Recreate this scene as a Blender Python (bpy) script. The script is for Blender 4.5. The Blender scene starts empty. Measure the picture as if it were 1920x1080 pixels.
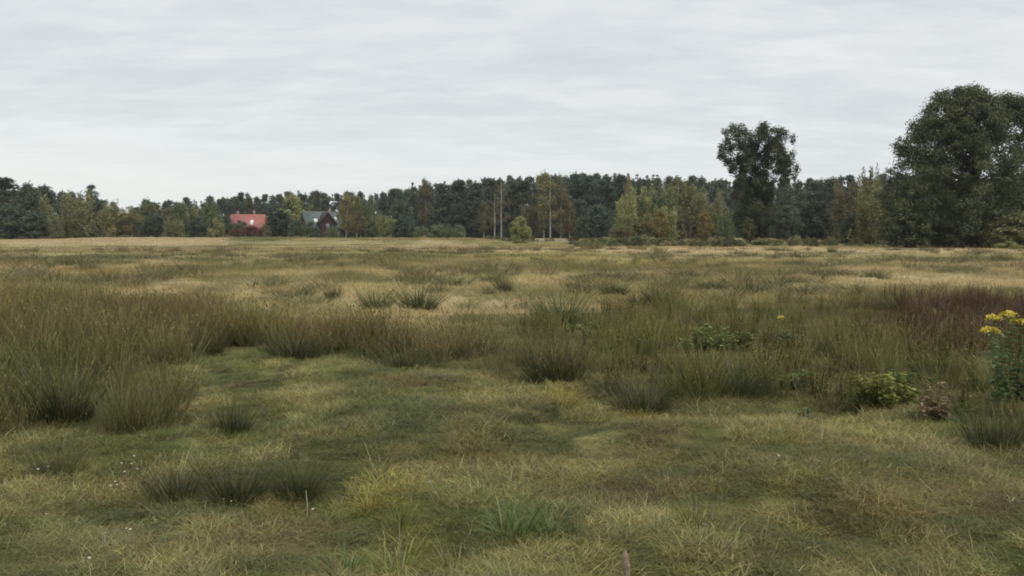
import bpy, math, random
import numpy as np
from mathutils import Vector

SC = bpy.context.scene
HAZE = .00015
COL = SC.collection
RNG = np.random.default_rng(7)
random.seed(7)
R = math.radians

# ------------------------------------------------------------------ camera
CAMH, FPX, HOR = 1.65, 1600.0, 436.0
PITCH = math.atan((540 - HOR) / FPX)
CF = np.array([0, math.cos(PITCH), -math.sin(PITCH)])
CU = np.array([0, math.sin(PITCH), math.cos(PITCH)])

def ground(px, py):
    """the point of the meadow (z = 0) seen at a place of the photograph"""
    d = CF + np.array([1, 0, 0]) * (px - 960) / FPX + CU * (540 - py) / FPX
    t = -CAMH / d[2]
    return d[0] * t, d[1] * t

def atY(px, py, Y):
    d = CF + np.array([1, 0, 0]) * (px - 960) / FPX + CU * (540 - py) / FPX
    t = Y / d[1]
    return d[0] * t, Y, CAMH + d[2] * t

def project(x, y, z=0.0):
    dep = y * CF[1] + (z - CAMH) * CF[2]
    dep = np.maximum(dep, 0.3)
    up = y * CU[1] + (z - CAMH) * CU[2]
    return 960 + FPX * x / dep, 540 - FPX * up / dep

# ------------------------------------------------------------------ noise
def vn(x, y, seed=0):
    x = np.asarray(x, float) + seed * 17.31; y = np.asarray(y, float) - seed * 9.77
    xi = np.floor(x).astype(np.int64); yi = np.floor(y).astype(np.int64)
    fx = x - xi; fy = y - yi
    fx = fx * fx * (3 - 2 * fx); fy = fy * fy * (3 - 2 * fy)
    def h(a, b):
        n = (a * 374761393 + b * 668265263 + seed * 974711) & 0x7fffffff
        n = ((n ^ (n >> 13)) * 1274126177) & 0x7fffffff
        return ((n ^ (n >> 16)) & 0xffff) / 65535.0
    a = h(xi, yi); b = h(xi + 1, yi); c = h(xi, yi + 1); d = h(xi + 1, yi + 1)
    return (a * (1 - fx) + b * fx) * (1 - fy) + (c * (1 - fx) + d * fx) * fy

def fbm(x, y, seed=0, o=3):
    s = 0; a = 1; t = 0
    for k in range(o):
        s = s + a * vn(np.asarray(x) * 2 ** k, np.asarray(y) * 2 ** k, seed + k); t += a; a *= .5
    return s / t

def sstep(a, b, x):
    t = np.clip((np.asarray(x, float) - a) / (b - a), 0, 1)
    return t * t * (3 - 2 * t)

def terrain(x, y):
    x = np.asarray(x, float); y = np.asarray(y, float)
    d = np.hypot(x, y)
    h = .24 * (fbm(x / .7, y / .8, 3, 2) - .5) + .16 * (vn(x / 3.3, y / 2.6, 4) - .5)
    h = h * (1 - .5 * sstep(20, 60, d))
    m = sstep(-92, -55, x) * (1 - sstep(-8, 1, x))
    h = h + .78 * m * np.exp(-((y - 135) / 15.) ** 2)
    m2 = sstep(-125, -95, x) * (1 - sstep(-70, -50, x))
    h = h + .35 * m2 * np.exp(-((y - 150) / 14.) ** 2)
    return h

# ------------------------------------------------------------------ mesh helpers
def mesh_np(name, V, Q, mat=None, attr=None, smooth=False):
    V = np.ascontiguousarray(V, np.float32); Q = np.ascontiguousarray(Q, np.int32)
    me = bpy.data.meshes.new(name)
    me.vertices.add(len(V)); me.vertices.foreach_set('co', V.ravel())
    me.loops.add(Q.size); me.loops.foreach_set('vertex_index', Q.ravel())
    me.polygons.add(len(Q))
    me.polygons.foreach_set('loop_start', np.arange(0, Q.size, Q.shape[1], dtype=np.int32))
    if smooth: me.polygons.foreach_set('use_smooth', np.ones(len(Q), bool))
    me.update(calc_edges=True)
    for k, A in (attr or {}).items():
        a = me.attributes.new(k, 'FLOAT_COLOR', 'POINT')
        C = np.ones((len(V), 4), np.float32); C[:, :A.shape[1]] = A
        a.data.foreach_set('color', C.ravel())
    if mat: me.materials.append(mat)
    return me

def obj(name, me, parent=None, link=True):
    o = bpy.data.objects.new(name, me)
    if link: COL.objects.link(o)
    if parent: o.parent = parent
    return o

def tag(o, label=None, cat=None, group=None, kind=None):
    if label: o['label'] = label
    if cat: o['category'] = cat
    if group: o['group'] = group
    if kind: o['kind'] = kind
    return o

def col(o, tint, tip=None):
    o['tint'] = [float(c) for c in tint]; o['tip'] = [float(c) for c in (tint if tip is None else tip)]
    return o

class MB:
    """collects tubes, boxes and loose quads into one mesh"""
    def __init__(s): s.V = []; s.Q = []; s.n = 0
    def add(s, V, Q):
        V = np.asarray(V, float); s.V.append(V); s.Q.append(np.asarray(Q, int) + s.n); s.n += len(V)
    def tube(s, P, rad, k=6):
        P = np.asarray(P, float); rad = np.broadcast_to(np.asarray(rad, float), (len(P),))
        T = np.gradient(P, axis=0); T /= np.linalg.norm(T, axis=1)[:, None] + 1e-9
        ref = np.where(np.abs(T[:, 2:3]) > .9, np.array([[1., 0, 0]]), np.array([[0, 0, 1.]]))
        A = np.cross(T, ref); A /= np.linalg.norm(A, axis=1)[:, None] + 1e-9
        B = np.cross(T, A)
        an = np.linspace(0, 2 * np.pi, k, endpoint=False)
        V = P[:, None] + rad[:, None, None] * (A[:, None] * np.cos(an)[None, :, None] + B[:, None] * np.sin(an)[None, :, None])
        n = len(P); i = np.arange(n - 1)[:, None] * k; j = np.arange(k)[None]; j2 = (j + 1) % k
        Q = np.stack([i + j, i + j2, i + k + j2, i + k + j], -1).reshape(-1, 4)
        s.add(V.reshape(-1, 3), Q)
    def box(s, a, b):
        x0, y0, z0 = a; x1, y1, z1 = b
        s.add([(x0, y0, z0), (x1, y0, z0), (x1, y1, z0), (x0, y1, z0), (x0, y0, z1), (x1, y0, z1), (x1, y1, z1), (x0, y1, z1)],
              [(0, 3, 2, 1), (4, 5, 6, 7), (0, 1, 5, 4), (1, 2, 6, 5), (2, 3, 7, 6), (3, 0, 4, 7)])
    def slab(s, quad, t):
        """a quad given thickness t along its normal"""
        q = np.asarray(quad, float); n = np.cross(q[1] - q[0], q[3] - q[0]); n /= np.linalg.norm(n)
        V = np.vstack([q, q + n * t])
        s.add(V, [(0, 3, 2, 1), (4, 5, 6, 7), (0, 1, 5, 4), (1, 2, 6, 5), (2, 3, 7, 6), (3, 0, 4, 7)])
    def prism(s, tri, dv):
        """a triangle swept along dv (top stays a degenerate-free quad strip)"""
        q = np.asarray(tri, float); d = np.asarray(dv, float)
        m = (q[0] + q[1]) / 2
        V = np.vstack([q, q + d, [m], [m + d]])   # 0,1 base, 2 apex, 6 mid base
        s.add(V, [(0, 6, 2, 2), (6, 1, 2, 2), (3, 5, 5, 7), (7, 5, 5, 4), (0, 3, 7, 6), (6, 7, 4, 1), (1, 4, 5, 2), (2, 5, 3, 0)])
    def mesh(s, name, mat, smooth=False, attr=None):
        V = np.vstack(s.V); Q = np.vstack(s.Q)
        bad = Q[:, 2] == Q[:, 3]; bad2 = Q[:, 1] == Q[:, 2]
        if (bad | bad2).any():
            me = bpy.data.meshes.new(name)
            me.from_pydata(V.tolist(), [], [tuple(dict.fromkeys(f)) for f in Q.tolist()])
            me.update(); me.materials.append(mat); return me
        return mesh_np(name, V, Q, mat, attr, smooth)

# ------------------------------------------------------------------ materials
def newmat(name):
    m = bpy.data.materials.new(name); m.use_nodes = True
    nt = m.node_tree; nt.nodes.clear()
    return m, nt, nt.nodes.new('ShaderNodeOutputMaterial')

def N(nt, t, **kw):
    n = nt.nodes.new(t)
    for k, v in kw.items(): setattr(n, k, v)
    return n

def mixc(nt, f, a, b, blend='MIX'):
    n = N(nt, 'ShaderNodeMix', data_type='RGBA', blend_type=blend)
    for s, v in ((n.inputs[0], f), (n.inputs[6], a), (n.inputs[7], b)):
        if hasattr(v, 'is_linked'): nt.links.new(v, s)
        elif isinstance(v, (int, float)): s.default_value = v
        else: s.default_value = (*v, 1)
    return n.outputs[2]

def mrange(nt, v, a, b, c, d, smooth=False):
    n = N(nt, 'ShaderNodeMapRange', interpolation_type='SMOOTHSTEP' if smooth else 'LINEAR')
    nt.links.new(v, n.inputs[0])
    for i, q in enumerate((a, b, c, d)): n.inputs[i + 1].default_value = q
    return n.outputs[0]

def attr(nt, name, typ):
    return N(nt, 'ShaderNodeAttribute', attribute_type=typ, attribute_name=name)

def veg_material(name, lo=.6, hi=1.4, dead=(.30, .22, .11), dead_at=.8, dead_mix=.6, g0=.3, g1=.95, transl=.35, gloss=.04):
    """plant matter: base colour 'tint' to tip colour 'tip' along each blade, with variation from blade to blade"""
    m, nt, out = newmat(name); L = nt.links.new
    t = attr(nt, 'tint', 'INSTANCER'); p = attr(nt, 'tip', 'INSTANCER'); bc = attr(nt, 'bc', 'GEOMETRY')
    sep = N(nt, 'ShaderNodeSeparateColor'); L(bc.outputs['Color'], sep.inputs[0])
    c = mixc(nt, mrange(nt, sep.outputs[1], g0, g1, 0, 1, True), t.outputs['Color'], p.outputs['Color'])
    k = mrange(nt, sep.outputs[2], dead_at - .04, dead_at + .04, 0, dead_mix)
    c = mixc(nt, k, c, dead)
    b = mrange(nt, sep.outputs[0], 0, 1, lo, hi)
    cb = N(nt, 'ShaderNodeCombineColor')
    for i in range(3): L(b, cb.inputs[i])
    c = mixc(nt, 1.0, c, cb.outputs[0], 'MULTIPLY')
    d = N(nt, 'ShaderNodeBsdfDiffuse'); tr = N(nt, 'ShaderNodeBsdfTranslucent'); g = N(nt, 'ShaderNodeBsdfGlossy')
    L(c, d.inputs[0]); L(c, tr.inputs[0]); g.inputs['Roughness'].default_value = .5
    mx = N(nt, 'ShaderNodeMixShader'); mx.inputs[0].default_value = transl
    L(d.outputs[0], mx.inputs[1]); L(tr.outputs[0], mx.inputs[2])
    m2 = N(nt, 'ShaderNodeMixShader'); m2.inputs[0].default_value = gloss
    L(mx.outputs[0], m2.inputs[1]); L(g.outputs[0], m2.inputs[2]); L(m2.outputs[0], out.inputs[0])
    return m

def plain(name, c1, c2, scale=3.0, rough=.85, stretch=(1, 1, 1), bump=.0):
    m, nt, out = newmat(name); L = nt.links.new
    b = N(nt, 'ShaderNodeBsdfPrincipled'); b.inputs['Roughness'].default_value = rough
    tc = N(nt, 'ShaderNodeTexCoord'); mp = N(nt, 'ShaderNodeMapping'); mp.inputs['Scale'].default_value = stretch
    L(tc.outputs['Object'], mp.inputs[0])
    no = N(nt, 'ShaderNodeTexNoise'); no.inputs['Scale'].default_value = scale; no.inputs['Detail'].default_value = 5
    L(mp.outputs[0], no.inputs['Vector'])
    L(mixc(nt, mrange(nt, no.outputs[0], .3, .7, 0, 1), c1, c2), b.inputs['Base Color'])
    if bump:
        bp = N(nt, 'ShaderNodeBump'); bp.inputs['Strength'].default_value = bump
        L(no.outputs[0], bp.inputs['Height']); L(bp.outputs[0], b.inputs['Normal'])
    L(b.outputs[0], out.inputs[0]); return m

M_GRASS = veg_material('grass_blades', .5, 1.5)
M_RUSH = veg_material('rush_stems', .55, 1.35, dead=(.24, .17, .085), dead_at=.82, dead_mix=.7, g0=.25, g1=.9, transl=.25)
M_LEAF = veg_material('tree_leaves', .72, 1.28, dead=(.16, .13, .05), dead_at=.93, dead_mix=.5, g0=.35, g1=.9, transl=.3, gloss=.03)
M_HERB = veg_material('herb_leaves', .55, 1.25, dead=(.15, .11, .04), dead_at=.85, dead_mix=.5, transl=.35, gloss=.012)
M_BARK = plain('bark', (.035, .03, .024), (.085, .07, .055), 4, .9, (1, 1, .25))
M_PINEBARK = plain('pine_bark', (.07, .045, .03), (.14, .085, .055), 4, .9, (1, 1, .3))
M_BIRCH = plain('birch_bark', (.20, .19, .17), (.42, .40, .37), 2.5, .8, (1, 1, .5))

# ------------------------------------------------------------------ meadow colours
# what grows where: (px, py, rx, ry, colour, strength); the places are read off the photograph and dropped on the ground
STRAW = (.47, .41, .21); TAN = (.52, .435, .265); OLIVE = (.185, .175, .062); GREEN = (.115, .145, .05); DKGREEN = (.06, .085, .03)
BROWN = (.215, .17, .08); YEL = (.36, .30, .08); RUST = (.34, .25, .09); MAROON = (.15, .085, .06); PALE = (.35, .31, .15)
PATCH = [
    (170, 490, 120, 7, DKGREEN, .75), (360, 490, 60, 6, GREEN, .6), (20, 488, 60, 8, OLIVE, .7), (480, 505, 120, 6, OLIVE, .6), (640, 522, 90, 8, OLIVE, .7),
    (250, 512, 40, 8, PALE, .7), (700, 484, 180, 8, OLIVE, .8), (1000, 486, 130, 6, YEL, .5), (1180, 498, 220, 7, YEL, .6), (1250, 505, 330, 6, OLIVE, .75), (1450, 512, 140, 4, OLIVE, .6),
    (1060, 520, 300, 5, TAN, .5), (1280, 520, 70, 6, OLIVE, .7), (860, 555, 40, 14, OLIVE, .5), (300, 470, 300, 6, (.36, .26, .17), .5), (1500, 471, 620, 8, (.64, .52, .34), .85), (880, 468, 200, 5, (.60, .50, .30), .7),
    (180, 458, 380, 5, (.58, .46, .31), .75), (300, 449, 150, 4, GREEN, .8), (560, 452, 170, 6, (.17, .19, .07), .8), (800, 452, 130, 8, (.27, .24, .10), .8), (820, 462, 90, 5, TAN, .9),
    (470, 457, 50, 5, GREEN, .45), (1500, 462, 400, 5, (.34, .28, .14), .5), (125, 512, 22, 7, (.50, .32, .13), .9), (210, 516, 80, 8, RUST, .8), (330, 520, 60, 6, YEL, .4),
    (1000, 545, 300, 14, PALE, .35), (1500, 545, 300, 12, PALE, .5), (1790, 530, 200, 14, TAN, .6), (600, 575, 300, 14, STRAW, .4), (540, 545, 90, 12, (.33, .28, .13), .5),
    # near turf
    (760, 790, 110, 40, (.09, .135, .055), .7), (690, 740, 60, 20, GREEN, .5), (740, 720, 70, 14, BROWN, .7), (600, 730, 100, 20, PALE, .5), (860, 690, 90, 14, PALE, .6),
    (640, 690, 60, 14, (.26, .25, .11), .6), (1055, 755, 40, 16, YEL, .95), (1195, 778, 40, 14, YEL, .9), (900, 830, 60, 25, BROWN, .4), (1130, 860, 120, 30, STRAW, .7),
    (1240, 830, 80, 20, BROWN, .6), (1460, 800, 140, 22, PALE, .7), (1640, 820, 160, 25, STRAW, .5), (1590, 890, 90, 22, (.12, .12, .045), .8), (1180, 800, 60, 14, BROWN, .6),
    (1180, 930, 120, 40, (.14, .10, .05), .8), (900, 960, 110, 40, (.14, .16, .05), .6), (1000, 990, 90, 40, (.10, .15, .04), .7), (760, 1050, 110, 40, (.24, .25, .06), .7), (760, 960, 70, 30, (.22, .22, .06), .6),
    (730, 920, 60, 30, YEL, .4), (340, 945, 110, 24, (.10, .125, .065), .75), (60, 930, 90, 40, PALE, .7), (150, 990, 110, 40, (.25, .235, .12), .7), (60, 970, 60, 25, GREEN, .6),
    (80, 1060, 120, 30, BROWN, .7), (430, 1010, 200, 40, (.27, .22, .12), .7), (560, 1010, 80, 60, BROWN, .5), (650, 870, 60, 20, (.1, .11, .04), .7), (230, 900, 60, 20, BROWN, .6), (1400, 880, 110, 30, (.25, .235, .11), .6),
    (1380, 960, 120, 40, (.23, .22, .08), .6), (1300, 990, 60, 40, (.25, .23, .08), .6), (1560, 990, 130, 40, (.16, .13, .055), .7), (1760, 960, 160, 40, (.30, .245, .12), .6), (1880, 985, 40, 20, (.11, .085, .045), .8),
    (1440, 1060, 120, 30, (.15, .13, .055), .6), (1690, 1040, 130, 40, (.2, .19, .08), .5), (460, 715, 28, 10, (.10, .075, .04), .9), (1850, 890, 120, 30, (.2, .19, .085), .6), (1750, 800, 80, 14, (.1, .14, .045), .8), (1800, 820, 100, 14, (.13, .16, .06), .7),
    (560, 675, 120, 8, (.13, .17, .06), .6), (420, 665, 60, 8, (.13, .17, .06), .6), (230, 830, 260, 30, (.15, .16, .055), .6), (1100, 730, 200, 10, (.24, .22, .09), .5), (1380, 775, 120, 8, (.12, .15, .06), .6),
]

def meadow_tint(x, y):
    x = np.asarray(x, float); y = np.asarray(y, float); n = len(x)
    px, py = project(x, y)
    d = np.hypot(x, y)
    L3 = lambda c: np.array(c)[None]
    def lerp(A, B, f): return A + (B - A) * np.asarray(f)[:, None]
    n1 = fbm(x / 1.1, y / 1.3, 11, 4); n2 = fbm(x / .36, y / .46, 12, 3); n3 = fbm(x / 3.2, y / 2.2, 13, 3); n4 = vn(x / .25, y / .22, 14)
    C = np.repeat(L3((.265, .245, .095)), n, 0)
    C = lerp(C, L3((.115, .16, .048)), sstep(.46, .58, n1) * .85)
    C = lerp(C, L3((.40, .345, .165)), sstep(.50, .66, n2) * .8)
    C = lerp(C, L3((.185, .145, .065)), sstep(.54, .70, n3) * .55)
    C = lerp(C, L3((.09, .10, .04)), sstep(.54, .68, fbm(x / .34, y / .42, 15, 3)) * .8)
    C = lerp(C, L3((.27, .26, .075)), sstep(.62, .8, n4) * .45)
    lump = sstep(.25, .8, fbm(x / .30, y / .36, 51, 2))     # hummock shading put into the tint: pale straw tops, dark green gaps
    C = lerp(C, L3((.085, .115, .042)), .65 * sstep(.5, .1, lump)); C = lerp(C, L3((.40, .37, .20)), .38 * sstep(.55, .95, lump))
    # drier and paler farther out
    f1 = fbm(x / 7, y / 9, 21, 4); f2 = fbm(x / 2.2, y / 2.6, 22, 3); f3 = fbm(x / 16, y / 5, 23, 3)
    F = np.repeat(L3(STRAW), n, 0)
    F = lerp(F, L3(TAN), sstep(.4, .6, f1))
    F = lerp(F, L3((.24, .22, .08)), sstep(.48, .60, f3) * .62)
    F = lerp(F, L3((.15, .16, .05)), sstep(.51, .60, f2) * .62)
    F = lerp(F, L3((.33, .28, .12)), sstep(.55, .75, fbm(x / 4, y / 6, 24, 3)) * .5)
    far = sstep(11.5, 17, d + 2.0 * (n3 - .5))
    C = lerp(C, F, far)
    jx = (fbm(px / 60, py / 25, 31, 2) - .5); jy = (fbm(px / 50, py / 18, 32, 2) - .5)
    jn = fbm(x / .35, y / .4, 33, 2) - .5
    for (cx, cy, rx, ry, c, s) in PATCH:
        r = np.hypot((px - cx) / rx + jx * 1.1, (py - cy) / ry + jy * 1.5)
        C = lerp(C, L3(c), s * (1 - sstep(.55, 1.15, r + .8 * jn)))
    bed = inpoly(px + 30 * jx, py + 14 * jy, LEFT_RUSH) | inpoly(px + 30 * jx, py + 14 * jy, RIGHT_WEEDS)
    C = lerp(C, L3((.13, .115, .05)), bed * .75)
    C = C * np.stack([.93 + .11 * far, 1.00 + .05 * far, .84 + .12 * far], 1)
    return np.clip(C, .01, .9)

def inpoly(px, py, poly):
    r = np.zeros(len(px), bool); n = len(poly)
    for i in range(n):
        x0, y0 = poly[i]; x1, y1 = poly[(i + 1) % n]
        c = ((y0 > py) != (y1 > py))
        with np.errstate(divide='ignore', invalid='ignore'):
            t = (x1 - x0) * (py - y0) / ((y1 - y0) if y1 != y0 else 1e-9) + x0
        r ^= c & (px < t)
    return r

LEFT_RUSH = [(-500, 590), (0, 578), (200, 584), (340, 600), (480, 618), (620, 634), (760, 648), (950, 664), (1100, 676), (1200, 690), (1110, 722), (985, 722), (900, 694), (780, 686), (690, 684),
             (600, 668), (480, 662), (400, 664), (330, 684), (320, 715), (370, 770), (330, 800), (240, 815), (150, 785), (20, 812), (-150, 860), (-500, 960)]
RIGHT_WEEDS = [(1000, 606), (1150, 592), (1300, 588), (1500, 584), (1700, 572), (1920, 566), (2400, 566), (2400, 900), (1930, 850), (1850, 842), (1790, 800), (1740, 760), (1700, 775), (1560, 778), (1430, 752),
               (1300, 758), (1230, 768), (1130, 745), (1110, 705), (1180, 690), (1000, 660), (960, 630)]

CLEAR = [(1330, 672, 110, .2, .9), (1395, 674, 60, .2, .8), (1468, 668, 60, .2, .6), (1660, 772, 100, .2, .7), (1742, 798, 80, .3, .8), (1885, 768, 110, .2, .35), (1065, 622, 60, .2, 1.2), (1120, 622, 30, .2, 1.2), (1490, 728, 60, .2, .5), (1040, 728, 150, .5, .8), (1510, 785, 90, .2, .4)]
def region(x, y, poly, jit=14):
    px, py = project(x, y)
    sc = np.clip(1.2 * FPX / np.maximum(y, 2) / 200, .3, 2)
    jx = (fbm(x / .8, y / .8, 41, 2) - .5) * 5 * jit * sc; jy = (fbm(x / .8, y / .8, 42, 2) - .5) * 2.2 * jit * sc
    return inpoly(px + jx, py + jy, poly)

# ------------------------------------------------------------------ ground
def grid_axis(a, b, c, d, fine):
    """fine steps between b and c, growing steps outwards to a and d"""
    mid = np.arange(b, c, fine)
    up = [c]; s = fine
    while up[-1] < d: s *= 1.12; up.append(up[-1] + s)
    dn = [b]; s = fine
    while dn[-1] > a: s *= 1.12; dn.append(dn[-1] - s)
    return np.array(dn[:0:-1] + list(mid) + up)

GX = grid_axis(-1100, -14, 14, 1100, .13); GY = grid_axis(-700, 2, 20, 1300, .12)
xx, yy = np.meshgrid(GX, GY); xf = xx.ravel(); yf = yy.ravel()
zf = terrain(xf, yf); zf = np.where(np.hypot(xf, yf) > 400, 0, zf)
nx, ny = len(GX), len(GY)
ii = (np.arange(ny - 1)[:, None] * nx + np.arange(nx - 1)[None]).ravel()
GQ = np.stack([ii, ii + 1, ii + nx + 1, ii + nx], -1)
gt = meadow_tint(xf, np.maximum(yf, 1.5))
m, nt, out = newmat('meadow_soil')
b = N(nt, 'ShaderNodeBsdfPrincipled'); b.inputs['Roughness'].default_value = 1; b.inputs['Specular IOR Level'].default_value = .1
ga = attr(nt, 'tint', 'GEOMETRY'); geo = N(nt, 'ShaderNodeNewGeometry')
n1 = N(nt, 'ShaderNodeTexNoise'); n1.inputs['Scale'].default_value = 9; n1.inputs['Detail'].default_value = 8; n1.inputs['Roughness'].default_value = .7
nt.links.new(geo.outputs['Position'], n1.inputs['Vector'])
cc = mixc(nt, mrange(nt, n1.outputs[0], .35, .65, 0, .7), ga.outputs['Color'], (.07, .06, .03))
nt.links.new(cc, b.inputs['Base Color'])
bp = N(nt, 'ShaderNodeBump'); bp.inputs['Strength'].default_value = .8; bp.inputs['Distance'].default_value = .05
nt.links.new(n1.outputs[0], bp.inputs['Height']); nt.links.new(bp.outputs[0], b.inputs['Normal'])
nt.links.new(b.outputs[0], out.inputs[0])
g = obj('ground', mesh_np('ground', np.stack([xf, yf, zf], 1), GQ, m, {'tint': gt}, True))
tag(g, 'rough damp meadow of mixed straw and green turf', 'ground', kind='structure')

# ------------------------------------------------------------------ blades and tufts
def blades(n, rad, hmin, hmax, w, tilt, curl, seg=3, rng=RNG, bias=0.0, out_bias=.0, rpow=.5, tip=.12):
    """n blades standing in a disc; returns V, Q, bc"""
    r = rad * rng.random(n) ** rpow; a = rng.random(n) * 2 * np.pi
    bx, by = r * np.cos(a), r * np.sin(a)
    la = rng.random(n) * 2 * np.pi
    lx, ly = np.cos(la) + out_bias * np.cos(a) * (r / rad) + bias, np.sin(la) + out_bias * np.sin(a) * (r / rad)
    ln = np.hypot(lx, ly) + 1e-6; lx /= ln; ly /= ln
    L = hmin + (hmax - hmin) * rng.random(n)
    t0 = np.abs(tilt * (.4 + .9 * rng.random(n))) * (1 if out_bias == 0 else (.25 + .9 * r / rad))
    t1 = curl * (.3 + 1.2 * rng.random(n))
    tw = rng.random(n) * np.pi
    P = np.zeros((n, seg + 1, 3)); P[:, 0, 0] = bx; P[:, 0, 1] = by; P[:, 0, 2] = -.02
    for k in range(1, seg + 1):
        th = t0 + t1 * (k - .5) / seg
        st = L / seg
        P[:, k, 0] = P[:, k - 1, 0] + st * np.sin(th) * lx
        P[:, k, 1] = P[:, k - 1, 1] + st * np.sin(th) * ly
        P[:, k, 2] = np.maximum(P[:, k - 1, 2] + st * np.cos(th), .004)
    wx, wy = np.cos(tw), np.sin(tw)
    W = np.stack([wx, wy, np.zeros(n)], 1)
    ss = np.linspace(0, 1, seg + 1); wd = w * (1 - (1 - tip) * ss ** 1.6)
    hw = wd[None, :, None] * .5 * (.7 + .6 * rng.random(n))[:, None, None]
    V = np.stack([P - W[:, None] * hw, P + W[:, None] * hw], 2).reshape(-1, 3)   # n,(seg+1),2
    base = np.arange(n)[:, None] * (seg + 1) * 2 + np.arange(seg)[None] * 2
    Q = np.stack([base, base + 1, base + 3, base + 2], -1).reshape(-1, 4)
    bc = np.zeros((n, seg + 1, 2, 3)); bc[..., 0] = rng.random(n)[:, None, None]; bc[..., 1] = ss[None, :, None]; bc[..., 2] = rng.random(n)[:, None, None]
    return V, Q, bc.reshape(-1, 3)

def protos(prefix, k, mat, fn):
    c = bpy.data.collections.new(prefix)
    for i in range(k):
        V, Q, bc = fn(i)
        o = obj('%s_%02d' % (prefix, i), mesh_np(prefix, V, Q, mat, {'bc': bc}), link=False)
        c.objects.link(o)
    return c

def cat(*parts):
    V = []; Q = []; B = []; n = 0
    for v, q, bb in parts:
        V.append(v); Q.append(q + n); B.append(bb); n += len(v)
    return np.vstack(V), np.vstack(Q), np.vstack(B)

def scatter(name, label, category, coll, kproto, P, rot, scl, tint, tip, kind='stuff'):
    n = len(P)
    me = bpy.data.meshes.new(name); me.vertices.add(n); me.vertices.foreach_set('co', np.ascontiguousarray(P, np.float32).ravel())
    def vec(k, A):
        a = me.attributes.new(k, 'FLOAT_VECTOR', 'POINT'); a.data.foreach_set('vector', np.ascontiguousarray(A, np.float32).ravel())
    def colr(k, A):
        a = me.attributes.new(k, 'FLOAT_COLOR', 'POINT'); C = np.ones((n, 4), np.float32); C[:, :3] = A; a.data.foreach_set('color', C.ravel())
    vec('rot', rot); vec('scl', scl); colr('tint', tint); colr('tip', tip)
    a = me.attributes.new('idx', 'INT', 'POINT'); a.data.foreach_set('value', RNG.integers(0, kproto, n).astype(np.int32))
    o = obj(name, me); tag(o, label, category, kind=kind)
    ng = bpy.data.node_groups.new(name, 'GeometryNodeTree')
    ng.interface.new_socket('Geometry', in_out='INPUT', socket_type='NodeSocketGeometry')
    ng.interface.new_socket('Geometry', in_out='OUTPUT', socket_type='NodeSocketGeometry')
    gi = N(ng, 'NodeGroupInput'); go = N(ng, 'NodeGroupOutput'); ip = N(ng, 'GeometryNodeInstanceOnPoints')
    ci = N(ng, 'GeometryNodeCollectionInfo'); ci.inputs[0].default_value = coll
    ci.inputs['Separate Children'].default_value = True; ci.inputs['Reset Children'].default_value = True
    L = ng.links.new
    L(gi.outputs[0], ip.inputs['Points']); L(ci.outputs[0], ip.inputs['Instance']); ip.inputs['Pick Instance'].default_value = True
    for an, typ, sock in (('idx', 'INT', 'Instance Index'), ('rot', 'FLOAT_VECTOR', 'Rotation'), ('scl', 'FLOAT_VECTOR', 'Scale')):
        q = N(ng, 'GeometryNodeInputNamedAttribute', data_type=typ); q.inputs[0].default_value = an
        L(q.outputs[0], ip.inputs[sock])
    L(ip.outputs[0], go.inputs[0])
    md = o.modifiers.new('scatter', 'NODES'); md.node_group = ng
    return o

def wedge(d0, d1, dens, half=37):
    """random ground points between two distances in the angle the meadow is seen under"""
    A = R(half) * (d1 * d1 - d0 * d0); n = int(A * dens)
    r = np.sqrt(d0 * d0 + (d1 * d1 - d0 * d0) * RNG.random(n)); a = (RNG.random(n) * 2 - 1) * R(half)
    return r * np.sin(a), r * np.cos(a)

short = protos('short_tuft', 7, M_GRASS, lambda i: cat(
    blades(70, .11, .04, .115, .0031, .6, 1.7, 4, bias=.25), blades(5, .12, .09, .16, .0028, .4, 1.2, 4, bias=.2), blades(10, .13, .06, .14, .0030, 1.25, .35, 3), blades(6, .11, .04, .09, .0075, .9, .9, 3, tip=.3)))
mid = protos('straw_tuft', 6, M_GRASS, lambda i: cat(
    blades(56, .26, .08, .22, .009, .4, 1.2, 3, bias=.4), blades(10, .24, .16, .34, .006, .25, .6, 3, bias=.4)))
farp = protos('far_tuft', 5, M_GRASS, lambda i: cat(
    blades(60, .8, .10, .28, .04, .4, .9, 2, bias=.3)))
def heads(V, seg, share, size, rng):
    """small brown flower heads a little below the tips of some stems"""
    P = V.reshape(-1, seg + 1, 2, 3).mean(2); k = rng.random(len(P)) < share; a = P[k, -2]; b2 = P[k, -1]
    c = a + (b2 - a) * (.35 + .5 * rng.random((len(a), 1))); n = len(c); u = rng.normal(0, 1, (n, 3)); u /= np.linalg.norm(u, axis=1)[:, None]; z = np.tile((0, 0, 1.), (n, 1)); w = np.cross(u, z)
    w /= np.linalg.norm(w, axis=1)[:, None] + 1e-6; s_ = size * (.5 + .8 * rng.random((n, 1)))
    VV = np.stack([c - z * s_, c - w * s_ * .55, c + z * s_, c + w * s_ * .55], 1).reshape(-1, 3)
    bc = np.stack([np.repeat(.1 + .8 * rng.random(n), 4), np.ones(4 * n), np.repeat(rng.random(n), 4) * .9], 1)
    return VV, np.arange(4 * n).reshape(-1, 4), bc
def rush_fn(i):
    A = blades(52, .16, .34, .82, .0062, .26, .35, 3, out_bias=1.6, tip=.3)
    return cat(A, heads(A[0], 3, .6, .020, RNG), blades(26, .2, .12, .45, .006, .55, .6, 3, out_bias=1.2))
rushp = protos('rush_tuft', 8, M_RUSH, rush_fn)

stoutp = protos('stout_rush_tuft', 4, M_RUSH, lambda i: blades(80, .24, .25, .8, .013, .35, .4, 3, out_bias=1.2, tip=.3))
def jitter(C, s):
    return np.clip(C * (1 + s * (RNG.random((len(C), 1)) - .5) * 2) * (1 + .25 * s * (RNG.random((len(C), 3)) - .5) * 2), .008, .9)

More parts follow.
